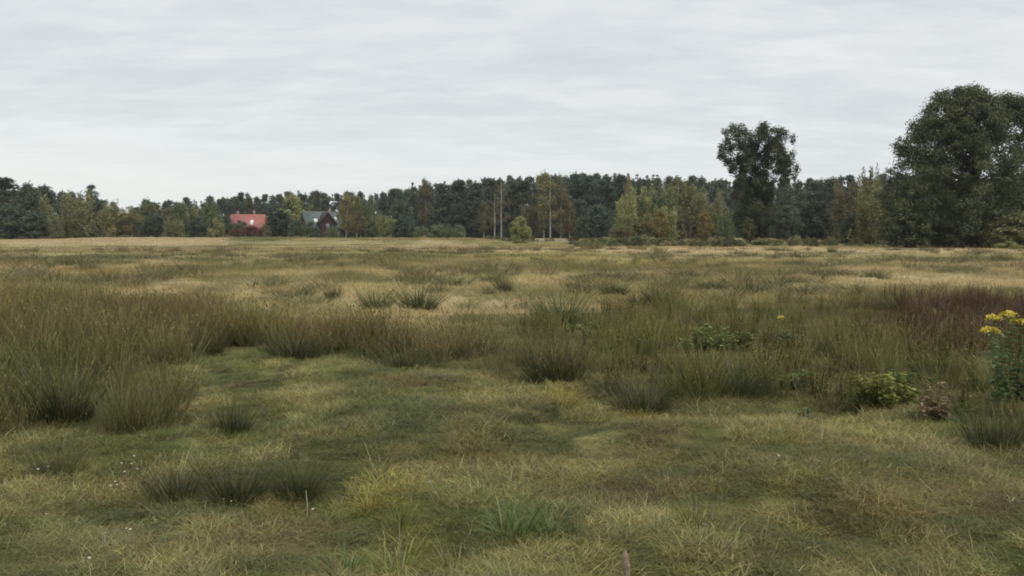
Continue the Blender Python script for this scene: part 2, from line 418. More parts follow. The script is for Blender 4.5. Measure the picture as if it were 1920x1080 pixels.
# short turf near the camera
xs = []; ys = []
for d0, d1, de in ((2.6, 6.5, 215), (6.5, 10, 135), (10, 18, 70)):
    a, b2 = wedge(d0, d1, de, 45); xs.append(a); ys.append(b2)
x = np.concatenate(xs); y = np.concatenate(ys)
inr = region(x, y, LEFT_RUSH) | region(x, y, RIGHT_WEEDS)
keep = ~inr | (RNG.random(len(x)) < .7)
x, y = x[keep], y[keep]
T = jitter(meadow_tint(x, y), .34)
hs = .42 + 1.25 * sstep(.25, .8, fbm(x / .30, y / .36, 51, 2))
flow = 2 * np.pi * (fbm(x / 2.0, y / 2.0, 52, 2) * 2) + (RNG.random(len(x)) - .5) * 3.2
d = np.hypot(x, y)
s = hs * (.9 + .4 * RNG.random(len(x))) * (1 + .02 * d)
tilt = (RNG.random((len(x), 2)) - .5) * .3
tip = np.clip(T * np.array([1.18, 1.08, .95]), 0, .9)
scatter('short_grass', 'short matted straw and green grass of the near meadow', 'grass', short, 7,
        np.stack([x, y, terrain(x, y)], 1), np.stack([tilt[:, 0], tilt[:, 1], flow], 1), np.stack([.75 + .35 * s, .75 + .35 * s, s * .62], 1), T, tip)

# mid field: taller straw grass
x1, y1 = wedge(14.5, 28, 17); x2, y2 = wedge(28, 52, 9)
x = np.concatenate([x1, x2]); y = np.concatenate([y1, y2])
inr = region(x, y, LEFT_RUSH) | region(x, y, RIGHT_WEEDS)
keep = (~inr) & (RNG.random(len(x)) < sstep(13.5, 17, np.hypot(x, y) + (fbm(x / 1.5, y / 1.5, 55, 2) - .5) * 4))
x, y = x[keep], y[keep]; d = np.hypot(x, y)
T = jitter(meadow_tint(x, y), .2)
green = sstep(0, .12, T[:, 1] - T[:, 0] + .03)
s = (.45 + .5 * fbm(x / 1.8, y / 1.8, 56, 2) + .7 * sstep(.30, .12, T[:, 0])) * (.85 + .3 * RNG.random(len(x))) * (1 + .008 * d)
flow = 2 * np.pi * fbm(x / 6, y / 6, 57, 2) + (RNG.random(len(x)) - .5) * 2.2
scatter('straw_grass', 'pale dry bent grass of the middle meadow', 'grass', mid, 6, np.stack([x, y, terrain(x, y)], 1),
        np.stack([x * 0, x * 0, flow], 1), np.stack([s * 1.1, s * 1.1, s * .9], 1), T, np.clip(T * np.array([1.15, 1.06, .98]), 0, .9))

# far field
x1, y1 = wedge(48, 90, 2.6); x2, y2 = wedge(90, 200, 1.2)
x = np.concatenate([x1, x2]); y = np.concatenate([y1, y2])
trk = (y > 150) & (y < 176) & (x > -6) & (x < 16)
keep = ~(trk); x, y = x[keep], y[keep]
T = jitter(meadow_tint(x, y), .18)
s = (.5 + .6 * fbm(x / 5, y / 7, 58, 3) + .9 * sstep(.28, .12, T[:, 0])) * (.85 + .3 * RNG.random(len(x)))
scatter('distant_grass', 'pale straw and olive grass of the far meadow below the trees', 'grass', farp, 5, np.stack([x, y, terrain(x, y)], 1),
        np.stack([x * 0, x * 0, RNG.random(len(x)) * 6.28], 1), np.stack([s * 1.2, s * 1.2, s * .8], 1), T, np.clip(T * 1.08, 0, .9))

# brown-tipped rushes: the left bed
x, y = wedge(5.5, 24, 26, 40)
keep = region(x, y, LEFT_RUSH); x, y = x[keep], y[keep]
px, py = project(x, y)
n1 = fbm(x / 1.3, y / 1.3, 61, 3); n2 = fbm(x / .5, y / .5, 62, 2)
front = sstep(640, 740, py) * (1 - sstep(400, 560, px))
n5 = fbm(x / 1.9, y / 1.5, 63, 2); band = sstep(380, 560, px)
keep = RNG.random(len(x)) < (.18 + 1.0 * sstep(.38, .55, n2)) * (1 - band * .5 * (1 - sstep(.40, .55, n5))); x, y, n1, n2, front, px, py, band = [q[keep] for q in (x, y, n1, n2, front, px, py, band)]
base = np.array([[.06, .082, .026]]) + (np.array([[.14, .135, .045]]) - np.array([[.06, .082, .026]])) * n1[:, None]
tp = np.array([[.25, .195, .072]]) * (1 - front[:, None]) + np.array([[.15, .165, .05]]) * front[:, None]
tp = tp + (np.array([[.27, .25, .08]]) - tp) * (sstep(.45, .62, n1) * .7)[:, None]
s = (.42 + .72 * n2) * (.75 + .5 * RNG.random(len(x))) * (.78 + .22 * sstep(9, 14, np.hypot(x, y))) * (1 - .12 * band)
scatter('rush_bed', 'broad bed of brown-tipped rushes filling the left of the meadow', 'rushes', rushp, 8, np.stack([x, y, terrain(x, y)], 1),
        np.stack([(RNG.random(len(x)) - .5) * .3, (RNG.random(len(x)) - .5) * .3, RNG.random(len(x)) * 6.28], 1), np.stack([s * 1.1, s * 1.1, s], 1), jitter(base, .4), jitter(tp, .4))

# the tall weeds on the right
def weed_proto(i):
    rng = np.random.default_rng(100 + i)
    V = []; Q = []; B = []; n = 0
    for k in range(5):
        h = .35 + .35 * rng.random(); a = rng.random() * 6.28; r = .12 * rng.random()
        x0, y0 = r * math.cos(a), r * math.sin(a); lx, ly = (rng.random(2) - .5) * .25
        bv = rng.random()
        m_ = MB(); m_.tube([(x0 + lx * t * h, y0 + ly * t * h, t * h) for t in (0, .5, 1)], (.004, .0035, .002), 3)
        v, q = m_.V[0], m_.Q[0]; V.append(v); Q.append(q + n); B.append(np.tile((bv, .2, .2), (len(v), 1))); n += len(v)
        for j in range(26):
            t = .15 + .85 * (j + rng.random()) / 26; c = np.array([x0 + lx * t * h, y0 + ly * t * h, t * h])
            a = rng.random() * 6.28; l = (.03 + .035 * rng.random()) * (1.15 - .6 * t); el = 1.0 - rng.random() * 1.5
            D = np.array([math.cos(a) * math.cos(el), math.sin(a) * math.cos(el), math.sin(el)]); S = np.array([-math.sin(a), math.cos(a), 0]) * l * .26
            v = np.array([c, c + D * l * .45 - S + (0, 0, .004), c + D * l, c + D * l * .45 + S + (0, 0, .004)])
            V.append(v); Q.append(np.array([[0, 1, 2, 3]]) + n); B.append(np.tile((rng.random(), t, rng.random()), (4, 1))); n += 4
    return np.vstack(V), np.vstack(Q), np.vstack(B)
weedp = protos('weed_tuft', 6, M_HERB, weed_proto)

x, y = wedge(5.5, 25, 22, 41)
keep = region(x, y, RIGHT_WEEDS); x, y = x[keep], y[keep]
px, py = project(x, y)
n1 = fbm(x / 1.1, y / 1.1, 71, 3); n2 = fbm(x / .5, y / .5, 72, 2)
maroon = sstep(1560, 1720, px + 120 * (n1 - .5)) * (1 - sstep(655, 700, py + 30 * (n2 - .5)))
n3 = fbm(x / 2.2, y / 2.0, 73, 3)
keep = RNG.random(len(x)) < .12 + .95 * sstep(.40, .58, n2) + maroon
for (hx, hy, hw, hb, hf) in CLEAR:
    X0, Y0 = ground(hx, hy); hwm = hw / FPX * Y0 / 2
    keep &= ~((np.abs(x - X0 * y / Y0) < hwm) & (y > Y0 - hf) & (y < Y0 + hb))
x, y, px, py, n1, n2, n3, maroon = [q[keep] for q in (x, y, px, py, n1, n2, n3, maroon)]
lo = np.array([[.075, .088, .026]]); br = np.array([[.23, .18, .07]]); ol = np.array([[.15, .185, .055]])
base = lo + (ol - lo) * sstep(.4, .6, n1)[:, None]
tp = br + (np.array([[.235, .215, .062]]) - br) * sstep(.42, .62, n3)[:, None]
base = base + (np.array([[.11, .08, .045]]) - base) * maroon[:, None]; tp = tp + (np.array([[.20, .125, .075]]) - tp) * maroon[:, None]
isr = RNG.random(len(x)) < .58 - .35 * maroon
for nm, lb, ct, cl, mk, k in (('rush_stand', 'mixed olive and brown rushes filling the right of the meadow', 'rushes', rushp, isr, 8), ('weed_growth', 'tangled olive and reddish weeds among the rushes on the right', 'weeds', weedp, ~isr, 6)):
    X, Y_ = x[mk], y[mk]
    s = (.22 + .18 * maroon[mk] + .36 * n2[mk] + .30 * sstep(.38, .62, n3[mk])) * (.7 + .5 * RNG.random(len(X)))
    if ct == 'rushes': s = s * (.8 + .2 * sstep(.5, .7, n1[mk]) - .05 * maroon[mk])
    scatter(nm, lb, ct, cl, k, np.stack([X, Y_, terrain(X, Y_)], 1), np.stack([(RNG.random(len(X)) - .5) * .35, (RNG.random(len(X)) - .5) * .35, RNG.random(len(X)) * 6.28], 1),
            np.stack([s * 1.15, s * 1.15, s], 1), jitter(base[mk], .3), jitter(tp[mk], .3))

x, y = wedge(14.5, 85, 1.25, 40); f2 = fbm(x / 3, y / 5, 81, 3); keep = (f2 + .12 * RNG.random(len(x)) > .59) & (RNG.random(len(x)) < 1 - .72 * sstep(26, 55, y)) & ~region(x, y, LEFT_RUSH) & ~region(x, y, RIGHT_WEEDS); x, y = x[keep], y[keep]; n = len(x)
d = np.hypot(x, y); s = (.24 + .40 * RNG.random(n) ** 1.4) * (1 + .006 * d); wdt = (.45 + .95 * RNG.random(n)) * (1 + .012 * d); h2 = RNG.random((n, 1)) ** 1.2
scatter('scattered_rushes', 'small olive rush tufts sprinkled through the straw grass', 'rushes', stoutp, 4, np.stack([x, y, terrain(x, y)], 1), np.stack([x * 0, x * 0, RNG.random(n) * 6.28], 1), np.stack([wdt, wdt, s], 1),
        jitter(np.array([[.06, .084, .028]]) * (1 - h2) + np.array([[.19, .16, .07]]) * h2, .3), jitter(np.array([[.115, .125, .044]]) * (1 - h2) + np.array([[.30, .23, .11]]) * h2, .3))

# ------------------------------------------------------------------ single rush tussocks
def tussock_mesh(i, n=420, wide=1.0):   # wide: stouter, denser stems for the far ones
    rng = np.random.default_rng(500 + i)
    A = blades(n, .32, .22, .86, .0065 * wide, .6, .55, 4, rng, out_bias=2.4, rpow=.6, tip=.3); V, Q, bc = cat(A, heads(A[0], 4, .45, .018, rng), blades(int(n * .5), .34, .2, .45, .0065 * wide, .9, .5, 3, rng, out_bias=2.5, rpow=.6))
    return mesh_np('rush_tussock', V, Q, M_RUSH, {'bc': bc})
TM = [tussock_mesh(i) for i in range(5)]; TF = [tussock_mesh(20 + i, 420, 1.6) for i in range(4)]
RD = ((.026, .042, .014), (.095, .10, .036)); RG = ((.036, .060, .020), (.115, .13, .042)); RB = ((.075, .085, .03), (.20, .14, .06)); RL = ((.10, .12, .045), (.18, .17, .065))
TUSS = [  # px, base py, width px, height px, colours, label
    (1040, 728, 130, 118, RD, 'largest dark rush tussock, alone in the middle of the meadow'),
    (1200, 772, 130, 75, RD, 'dark rush tussock behind the small yellow grass tuft right of the middle'),
    (752, 684, 112, 66, RG, 'splayed green rush tussock at the edge of the turf, left of the largest tussock'),
    (552, 674, 118, 66, RD, 'wide dark rush tussock at the back edge of the turf beside the brown rush bed'),
    (398, 665, 50, 52, RD, 'small dark rush tussock at the back left corner of the turf'),
    (456, 648, 60, 46, RD, 'small dark rush tussock tucked into the brown rush bed'),
    (322, 682, 46, 40, RD, 'smallest dark rush tussock against the left rush bed'),
    (432, 808, 96, 92, RG, 'upright grey-green rush tussock above the long foreground clump'),
    (330, 922, 120, 86, RD, 'left tussock of the long low rush clump in the left foreground'),
    (440, 926, 130, 92, RD, 'middle tussock of the long low rush clump in the left foreground'),
    (560, 918, 110, 90, RG, 'right tussock of the long low rush clump in the left foreground'),
    (108, 872, 130, 92, RL, 'light green rush tussock near the left edge above the small white flowers'),
    (110, 782, 170, 120, RD, 'bulky dark rush tussock at the front of the left rush bed'),
    (270, 780, 130, 100, RG, 'olive rush tussock at the front corner of the left rush bed'),
    (1868, 848, 130, 110, RG, 'dark green rush tussock at the right edge in front of the goldenrod'),
    (1380, 752, 140, 90, RG, 'green rush tussock at the front of the right weeds, under the nettle patch'),
    (1290, 748, 110, 90, RG, 'brown-green rush tussock between the nettle patch and the yellow grass tuft'),
    (1640, 775, 90, 70, RG, 'green rush tussock beside the yellowish weed in the right weeds'),
    (1050, 612, 110, 60, RG, 'bushy green rush tussock at the back left corner of the right weeds'),
    (1235, 583, 70, 42, RD, 'dark rush tussock standing in straw grass behind the right weeds'),
    (1152, 555, 60, 26, RD, 'low dark rush tussock with yellow specks of flower in it'),
    (1076, 546, 34, 22, RD, 'small rush tussock in straw grass behind the right weeds'),
    (943, 554, 38, 28, RD, 'small dark rush tussock with a pointed top in the central straw grass'),
    (705, 582, 70, 44, RG, 'left half of the wide dark rush clump in the straw grass'),
    (785, 584, 86, 46, RD, 'right half of the wide dark rush clump in the straw grass'),
    (624, 563, 34, 26, RD, 'small round rush tussock left of the wide dark clump'),
    (574, 558, 28, 18, RG, 'tiny rush tussock at the far left of the wide dark clump'),
    (850, 540, 84, 22, RD, 'long dark rush tussock behind the wide dark clump'),
    (778, 540, 40, 22, RG, 'olive rush tussock just left of the long dark one'),
    (922, 531, 50, 16, RG, 'flat rush tussock behind the pointed one'),
    (606, 491, 46, 16, RD, 'distant dark rush tussock in line with the wooden house'),
    (491, 492, 18, 9, RD, 'distant rush tussock in line with the red-roofed house'),
    (434, 491, 40, 9, RG, 'distant flat rush tussock left of the red-roofed house line'),
    (1335, 542, 60, 18, RG, 'flat olive rush tussock in straw grass right of the middle'),
    (1290, 528, 56, 12, RG, 'distant low rush tussock right of the middle'),
    (1420, 545, 50, 14, RG, 'low rush tussock in the pale grass below the tall tree'),
    (1880, 490, 40, 16, RB, 'brownish rush tussock at the right edge of the far straw field'),
    (1560, 476, 20, 16, RG, 'small green weedy tussock at the far field edge below the dark round bush'),
    (1110, 468, 40, 16, RG, 'olive tussock at the far field edge below the dark pine'),
    (520, 555, 60, 16, RB, 'brown rush tussock behind the left rush bed'),
    (880, 575, 46, 20, RL, 'pale green tussock right of the wide dark clump'),
    (150, 497, 90, 10, RG, 'long flat dark tussock in the far left field'),
    (235, 497, 60, 10, RG, 'flat dark tussock at the right end of the far left strip'),
    (1690, 590, 70, 30, RG, 'green tussock at the back of the reddish weeds'),
]
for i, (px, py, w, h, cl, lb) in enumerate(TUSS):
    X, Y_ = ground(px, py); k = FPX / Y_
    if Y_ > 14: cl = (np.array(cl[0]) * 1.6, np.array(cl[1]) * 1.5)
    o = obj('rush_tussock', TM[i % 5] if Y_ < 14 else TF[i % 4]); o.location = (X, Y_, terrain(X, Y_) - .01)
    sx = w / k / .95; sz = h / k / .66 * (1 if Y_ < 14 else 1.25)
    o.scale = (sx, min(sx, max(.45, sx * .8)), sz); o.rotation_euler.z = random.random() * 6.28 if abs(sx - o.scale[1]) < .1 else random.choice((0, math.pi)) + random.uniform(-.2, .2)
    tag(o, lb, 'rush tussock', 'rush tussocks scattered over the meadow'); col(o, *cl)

# bright grass tufts in the foreground
def tuft_mesh(i):
    rng = np.random.default_rng(700 + i)
    V, Q, bc = blades(85, .10, .12, .34, .0075, .6, 1.2, 5, rng, out_bias=2.2, tip=.08)
    return mesh_np('grass_tuft', V, Q, M_GRASS, {'bc': bc})
GM = [tuft_mesh(i) for i in range(4)]
YG = ((.16, .19, .045), (.30, .29, .07)); BG = ((.09, .15, .04), (.16, .22, .06)); YY = ((.30, .26, .06), (.42, .36, .10))
GT = [(735, 1078, 150, 95, YG, 'yellow-green grass tuft at the bottom edge, largest of the bright tufts'), (640, 1085, 120, 70, BG, 'green grass tuft at the bottom edge, left of the largest bright tuft'), (850, 1075, 120, 70, YG, 'yellow-green grass tuft at the bottom edge, right of the largest bright tuft'),
      (960, 1010, 130, 75, BG, 'fresh green arching grass tuft above the bottom edge, left of the stake'), (1030, 1010, 100, 70, BG, 'fresh green grass tuft between the arching one and the stake'), (710, 910, 90, 60, YG, 'yellow-green grass tuft right of the thin pale stalk'), (755, 985, 80, 70, YG, 'straw-tipped grass tuft above the largest bright tuft'),
      (690, 960, 60, 60, YY, 'yellowed grass tuft below the thin pale stalk'), (1058, 772, 74, 30, YY, 'bright yellow grass tuft below the largest rush tussock'), (1200, 796, 60, 26, YY, 'small yellow grass tuft in front of a dark rush tussock'), (1300, 1000, 90, 70, YG, 'olive grass tuft right of the stake'), (1720, 980, 70, 40, YG, 'yellow-green grass tuft in the right foreground')]
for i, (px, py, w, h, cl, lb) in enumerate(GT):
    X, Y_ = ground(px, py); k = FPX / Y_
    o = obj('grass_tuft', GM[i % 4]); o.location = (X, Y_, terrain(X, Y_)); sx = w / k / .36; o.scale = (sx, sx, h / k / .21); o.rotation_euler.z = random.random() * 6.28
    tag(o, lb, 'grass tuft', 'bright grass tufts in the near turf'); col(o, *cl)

# ------------------------------------------------------------------ leafy plants, flowers, stake
def herb(name, label, catg, px, py, w, h, nst, lsize, tint, tip, seed, group=None, spread=1.0, nleaf=26, parts=False):
    rng = np.random.default_rng(seed); X, Y_ = ground(px, py); k = FPX / Y_; W = w / k / 2; H = h / k
    e = obj(name, None); e.location = (X, Y_, terrain(X, Y_)); tag(e, label, catg, group)
    st = MB(); V = []; B = []; tops = []
    for j in range(nst):
        a = rng.random() * 6.28; r = W * math.sqrt(rng.random()); x1, y1 = r * math.cos(a), r * math.sin(a) * spread
        hh = H * (.45 + .55 * rng.random()) * (1 - .55 * (r / W) ** 2) if not parts else H * (.74 + .26 * rng.random()); P = np.array([(x1 * .55, y1 * .55, -.02), (x1 * .8, y1 * .8, hh * .5), (x1, y1, hh)])
        st.tube(P, (.005, .004, .002), 4); tops.append(P[2])
        for q in range(nleaf):
            t = .2 + .8 * (q + rng.random()) / nleaf; c = P[0] + (P[2] - P[0]) * t
            a = rng.random() * 6.28; l = lsize * (.6 + .6 * rng.random()) * (1.2 - .5 * t); el = .35 - rng.random() * .7
            D = np.array([math.cos(a) * math.cos(el), math.sin(a) * math.cos(el), math.sin(el)]); S = np.array([-math.sin(a), math.cos(a), 0]) * l * .27
            V.append([c, c + D * l * .4 - S + (0, 0, .12 * l), c + D * l, c + D * l * .4 + S + (0, 0, .12 * l)]); B.append([(rng.random(), t, rng.random())] * 4)
    V = np.array(V).reshape(-1, 3); B = np.array(B).reshape(-1, 3); V2 = np.vstack(st.V); Q2 = np.vstack(st.Q)
    me = mesh_np(name if not parts else 'foliage', np.vstack([V, V2]), np.vstack([np.arange(len(V)).reshape(-1, 4), Q2 + len(V)]), M_HERB, {'bc': np.vstack([B, np.tile((.4, .2, .2), (len(V2), 1))])})
    if parts: col(obj('foliage', me, e), tint, tip)
    else: bpy.data.objects.remove(e); e = obj(name, me); e.location = (X, Y_, terrain(X, Y_)); tag(e, label, catg, group); col(e, tint, tip)
    return e, tops

PG = ((.20, .27, .09), (.31, .38, .15))
herb('leafy_weed', 'pale green nettle-like weed patch, widest in the right weeds', 'weed', 1332, 672, 124, 66, 40, .085, *PG, 1, 'pale green leafy weeds among the rushes', .5)
herb('leafy_weed', 'yellowish-green low weed patch joined to the right end of the nettle patch', 'weed', 1392, 674, 60, 48, 18, .12, (.17, .20, .07), (.24, .25, .10), 2, 'pale green leafy weeds among the rushes', .5)
herb('leafy_weed', 'small bluish-green weed below the single yellow flower', 'weed', 1468, 668, 60, 44, 14, .11, (.10, .16, .08), (.15, .22, .11), 3, 'pale green leafy weeds among the rushes')
herb('leafy_weed', 'pale green weed sprig in front of the green back tussock', 'weed', 1065, 622, 60, 22, 12, .12, *PG, 4, 'pale green leafy weeds among the rushes')
herb('leafy_weed', 'tiny pale green weed sprig right of the one in front of the back tussock', 'weed', 1120, 622, 28, 26, 8, .12, *PG, 5, 'pale green leafy weeds among the rushes')
herb('leafy_weed', 'tiny whitish-green weed left of the nettle patch', 'weed', 1254, 660, 24, 16, 6, .08, (.2, .25, .17), (.28, .32, .22), 6, 'pale green leafy weeds among the rushes')
herb('leafy_weed', 'light green weed sprig low in the middle of the right weeds', 'weed', 1490, 728, 70, 44, 10, .11, (.10, .17, .07), (.16, .25, .10), 7, 'pale green leafy weeds among the rushes')
herb('leafy_weed', 'yellow-green bushy weed beside the withered brown plant', 'weed', 1655, 774, 120, 92, 22, .10, (.21, .25, .07), (.34, .34, .10), 8, 'pale green leafy weeds among the rushes')
herb('leafy_weed', 'fresh green weed crown behind the yellow-green bushy weed', 'weed', 1690, 742, 60, 60, 12, .11, (.09, .15, .05), (.14, .21, .07), 9, 'pale green leafy weeds among the rushes')
herb('withered_plant', 'withered tan plant collapsed at the front of the right weeds', 'dead plant', 1742, 800, 80, 92, 12, .065, (.30, .22, .14), (.45, .34, .22), 10)
herb('leafy_weed', 'low green weed with tiny white flowers at the front of the right weeds', 'weed', 1510, 785, 90, 24, 14, .07, (.11, .17, .07), (.16, .21, .10), 12, 'pale green leafy weeds among the rushes')
herb('leafy_weed', 'reddish brown weed tangle in the middle of the right weeds', 'weed', 1580, 700, 90, 60, 20, .08, (.13, .09, .05), (.2, .13, .09), 13, 'pale green leafy weeds among the rushes')

m, nt, out = newmat('yellow_petals'); b = N(nt, 'ShaderNodeBsdfPrincipled'); b.inputs['Roughness'].default_value = .7
no = N(nt, 'ShaderNodeTexNoise'); no.inputs['Scale'].default_value = 60
nt.links.new(mixc(nt, mrange(nt, no.outputs[0], .35, .65, 0, 1), (.50, .40, .05), (.66, .55, .10)), b.inputs['Base Color']); nt.links.new(b.outputs[0], out.inputs[0]); M_YEL = m
M_WHITE = plain('white_petals', (.45, .43, .33), (.62, .59, .48), 40, .7)

def plume(rng, c, L, nb=46, droop=1.0):
    V = []
    for arm in range(6):
        a = rng.random() * 6.28; D = np.array([math.cos(a), math.sin(a), .35])
        for q in range(nb // 6 * 3):
            t = rng.random(); p = c + D * L * t + np.array([0, 0, -.5 * L * t * t * droop]) + rng.normal(0, .010, 3)
            s = .012 + .010 * rng.random(); n = rng.normal(0, 1, 3); n /= np.linalg.norm(n); u = np.cross(n, (0.3, .2, 1)); u /= np.linalg.norm(u); v = np.cross(n, u)
            V += [p - u * s, p - v * s, p + u * s, p + v * s]
    V = np.array(V); return V, np.arange(len(V)).reshape(-1, 4)
e, tops = herb('goldenrod', 'tall goldenrod plant with yellow plumes at the right edge', 'flowering plant', 1903, 772, 105, 204, 12, .10, (.16, .25, .11), (.25, .36, .17), 21, None, 1, 60, True)
rng = np.random.default_rng(5)
for tpos in sorted(tops, key=lambda q: -q[2])[:10]:
    V, Q = plume(rng, tpos + np.array([0, 0, .02]), .08, 34); obj('flower_plume', mesh_np('flower_plume', V, Q, M_YEL), e)
X, Y_ = ground(1465, 650); e = obj('yellow_flower', None); e.location = (X, Y_, terrain(X, Y_)); tag(e, 'single yellow flower head above the bluish-green weed', 'flower')
s_ = MB(); s_.tube([(0, 0, 0), (.01, 0, .25), (0, 0, .42)], (.004, .003, .003), 4); so = obj('stem', s_.mesh('stem', M_HERB, attr={'bc': np.tile((.5, .3, .2), (12, 1))}), e); col(so, (.09, .13, .05))
V, Q = plume(rng, np.array([0, 0, .42]), .04, 30); obj('flower_head', mesh_np('flower_head', V, Q, M_YEL), e)

# small white flowers
def daisy():
    V = []; Q = []; n = 0
    for k in range(9):
        a = k / 9 * 6.28; c, s = math.cos(a), math.sin(a); p = np.array([c, s, .15]); q = np.array([-s, c, 0])
        V += [(0, 0, .0), tuple(p * .55 - q * .25), tuple(p), tuple(p * .55 + q * .25)]; Q.append([n, n + 1, n + 2, n + 3]); n += 4
    for k in range(2):
        a = k * 1.57; c, s = math.cos(a) * .05, math.sin(a) * .05
        V += [(-c, -s, 0), (c, s, 0), (c, s, -1.2), (-c, -s, -1.2)]; Q.append([n, n + 1, n + 2, n + 3]); n += 4
    return mesh_np('white_flower', np.array(V, float), np.array(Q), M_WHITE)
DM = daisy()
FL = [(72, 881, 1.3, ''), (87, 868, 1, ''), (302, 863, .9, '')]
lab = {'a': ('small white flower in the loose cluster left of the long rush clump', 'white flowers left of the long rush clump'), 'b': ('small white flower low in the turf of the left foreground', 'white flowers low in the left foreground')}
FL = [(p, q, s, 'a') for p, q, s in ((72, 881, 1.3), (90, 868, 1), (302, 863, .9), (252, 858, 1), (247, 866, 1), (234, 877, 1.1), (258, 874, 1), (240, 890, 1), (208, 899, 1.2), (216, 897, 1), (220, 904, 1), (235, 905, 1), (230, 911, 1), (228, 868, .9))]
FL += [(p, q, s, 'b') for p, q, s in ((196, 1006, 1.6), (245, 1007, 1.1), (191, 981, 1), (238, 991, .9), (86, 948, 1.1), (168, 1072, 1.2), (434, 940, .9), (420, 941, 1), (588, 967, 1.2))]
for p, q, s, g_ in FL:
    X, Y_ = ground(p, q + 14); o = obj('white_flower', DM); o.location = (X, Y_, terrain(X, Y_) + .075 + .03 * random.random()); r = .0085 * s
    o.scale = (r, r, r * 4); o.rotation_euler = (random.uniform(-.1, .5), random.uniform(-.3, .3), random.random() * 6)
    tag(o, lab[g_][0], 'flower', lab[g_][1])
for p, q, s, lb in ((808, 942, 1.5, 'white flower in the turf right of the yellow-green tufts'), (1458, 894, 1.3, 'pale flower alone in the middle of the right turf'), (1717, 803, 1.3, 'white flower just below the withered tan plant'), (1320, 1063, 1.7, 'white flower at the bottom right of the stake'), (1820, 740, 1.2, 'pale flower in the right weeds below the goldenrod')):
    X, Y_ = ground(p, q + 14); o = obj('white_flower', DM); o.location = (X, Y_, terrain(X, Y_) + .13); o.scale = (.011 * s, .011 * s, .045 * s); o.rotation_euler = (.4, 0, random.random() * 6)
    tag(o, lb, 'flower')

# the thin stalk and the short weathered stake
M_STALK = plain('dry_stalk', (.30, .26, .14), (.42, .37, .22), 30, .8)
X, Y_ = ground(575, 948); s_ = MB(); s_.tube([(0, 0, -.03), (.004, 0, .08), (-.003, 0, .17)], (.0045, .004, .0025), 6); o = obj('dry_stalk', s_.mesh('dry_stalk', M_STALK, True)); o.location = (X, Y_, terrain(X, Y_))
tag(o, 'thin pale upright stalk at the right end of the long foreground rush clump', 'stalk')
m, nt, out = newmat('weathered_wood'); b = N(nt, 'ShaderNodeBsdfPrincipled'); b.inputs['Roughness'].default_value = .9
tc = N(nt, 'ShaderNodeTexCoord'); mp = N(nt, 'ShaderNodeMapping'); mp.inputs['Scale'].default_value = (90, 90, 9); nt.links.new(tc.outputs['Object'], mp.inputs[0])
no = N(nt, 'ShaderNodeTexNoise'); no.inputs['Detail'].default_value = 5; nt.links.new(mp.outputs[0], no.inputs['Vector'])
nt.links.new(mixc(nt, mrange(nt, no.outputs[0], .38, .62, 0, 1), (.13, .085, .055), (.42, .33, .22)), b.inputs['Base Color'])
bp = N(nt, 'ShaderNodeBump'); bp.inputs['Distance'].default_value = .004; nt.links.new(no.outputs[0], bp.inputs['Height']); nt.links.new(bp.outputs[0], b.inputs['Normal']); nt.links.new(b.outputs[0], out.inputs[0]); M_STAKE = m
X, Y_, Z = atY(1175, 1029, 3.72)
zz = np.linspace(-.05, Z - terrain(X, Y_), 14); P = np.stack([.004 * np.sin(zz * 22) - .02 * zz, 0 * zz, zz], 1); rr = .0165 - .03 * zz ** 2 + .0015 * np.sin(zz * 60); rr[-1] = .002; rr[-2] *= .75
s_ = MB(); s_.tube(P, rr, 9); o = obj('wooden_stake', s_.mesh('wooden_stake', M_STAKE, True)); o.location = (X, Y_, terrain(X, Y_)); tag(o, 'short weathered wooden stake sticking up at the bottom edge', 'stake')

# ------------------------------------------------------------------ trees
def leaf_cloud(clumps, nleaf, lsize, rng, flat=.0, shell=.45):
    """rhombic leaf sprays in ellipsoidal clumps (x,y,z,rx,ry,rz)"""
    C = np.asarray(clumps, float); k = len(C)
    vol = (C[:, 3] * C[:, 4] * C[:, 5]) ** (2 / 3.); cnt = np.maximum(4, (nleaf * vol / vol.sum())).astype(int)
    idx = np.repeat(np.arange(k), cnt); n = len(idx)
    u = rng.normal(0, 1, (n, 3)); u /= np.linalg.norm(u, axis=1)[:, None]
    r = (shell + (1.08 - shell) * rng.random(n)) * (1 + .20 * rng.normal(0, 1, n))
    c = C[idx, :3] + u * r[:, None] * C[idx, 3:6]
    nr = u * .6 + rng.normal(0, .6, (n, 3)) + np.array([0, 0, .35 + flat]); nr /= np.linalg.norm(nr, axis=1)[:, None]
    t = np.cross(nr, rng.normal(0, 1, (n, 3))); t /= np.linalg.norm(t, axis=1)[:, None]; w = np.cross(nr, t)
    s = lsize * (.55 + .8 * rng.random(n))[:, None]
    V = np.stack([c - t * s, c - w * s * .55, c + t * s, c + w * s * .55], 1).reshape(-1, 3)
    cb = rng.random(k)[idx]; lf = rng.random(n); hue = rng.random(k)[idx]
    bc = np.stack([.55 * cb + .45 * lf, np.clip(.7 * hue + .3 * rng.random(n), 0, 1), rng.random(n)], 1)
    return V, np.arange(4 * n).reshape(-1, 4), np.repeat(bc, 4, 0)

def limbs(mb, clumps, trunk, rng, every=1, r0=.12, lo=.15):
    """curved limbs from the trunk out to the clumps"""
    T = np.asarray(trunk, float)
    for c in clumps[::every]:
        p = np.array(c[:3]); zt = max(T[0, 2] + lo * (T[-1, 2] - T[0, 2]), min(p[2] - .45 * math.hypot(p[0], p[1]) - .4, T[-1, 2]))
        i = np.interp(zt, T[:, 2], np.arange(len(T))); a = T[int(i)] + (T[min(int(i) + 1, len(T) - 1)] - T[int(i)]) * (i - int(i))
        mid_ = (a + p) / 2 + np.array([0, 0, -.06 * np.linalg.norm(p - a)]) + rng.normal(0, .08, 3)
        mb.tube([a, mid_, p], (r0, r0 * .6, r0 * .2), 4)

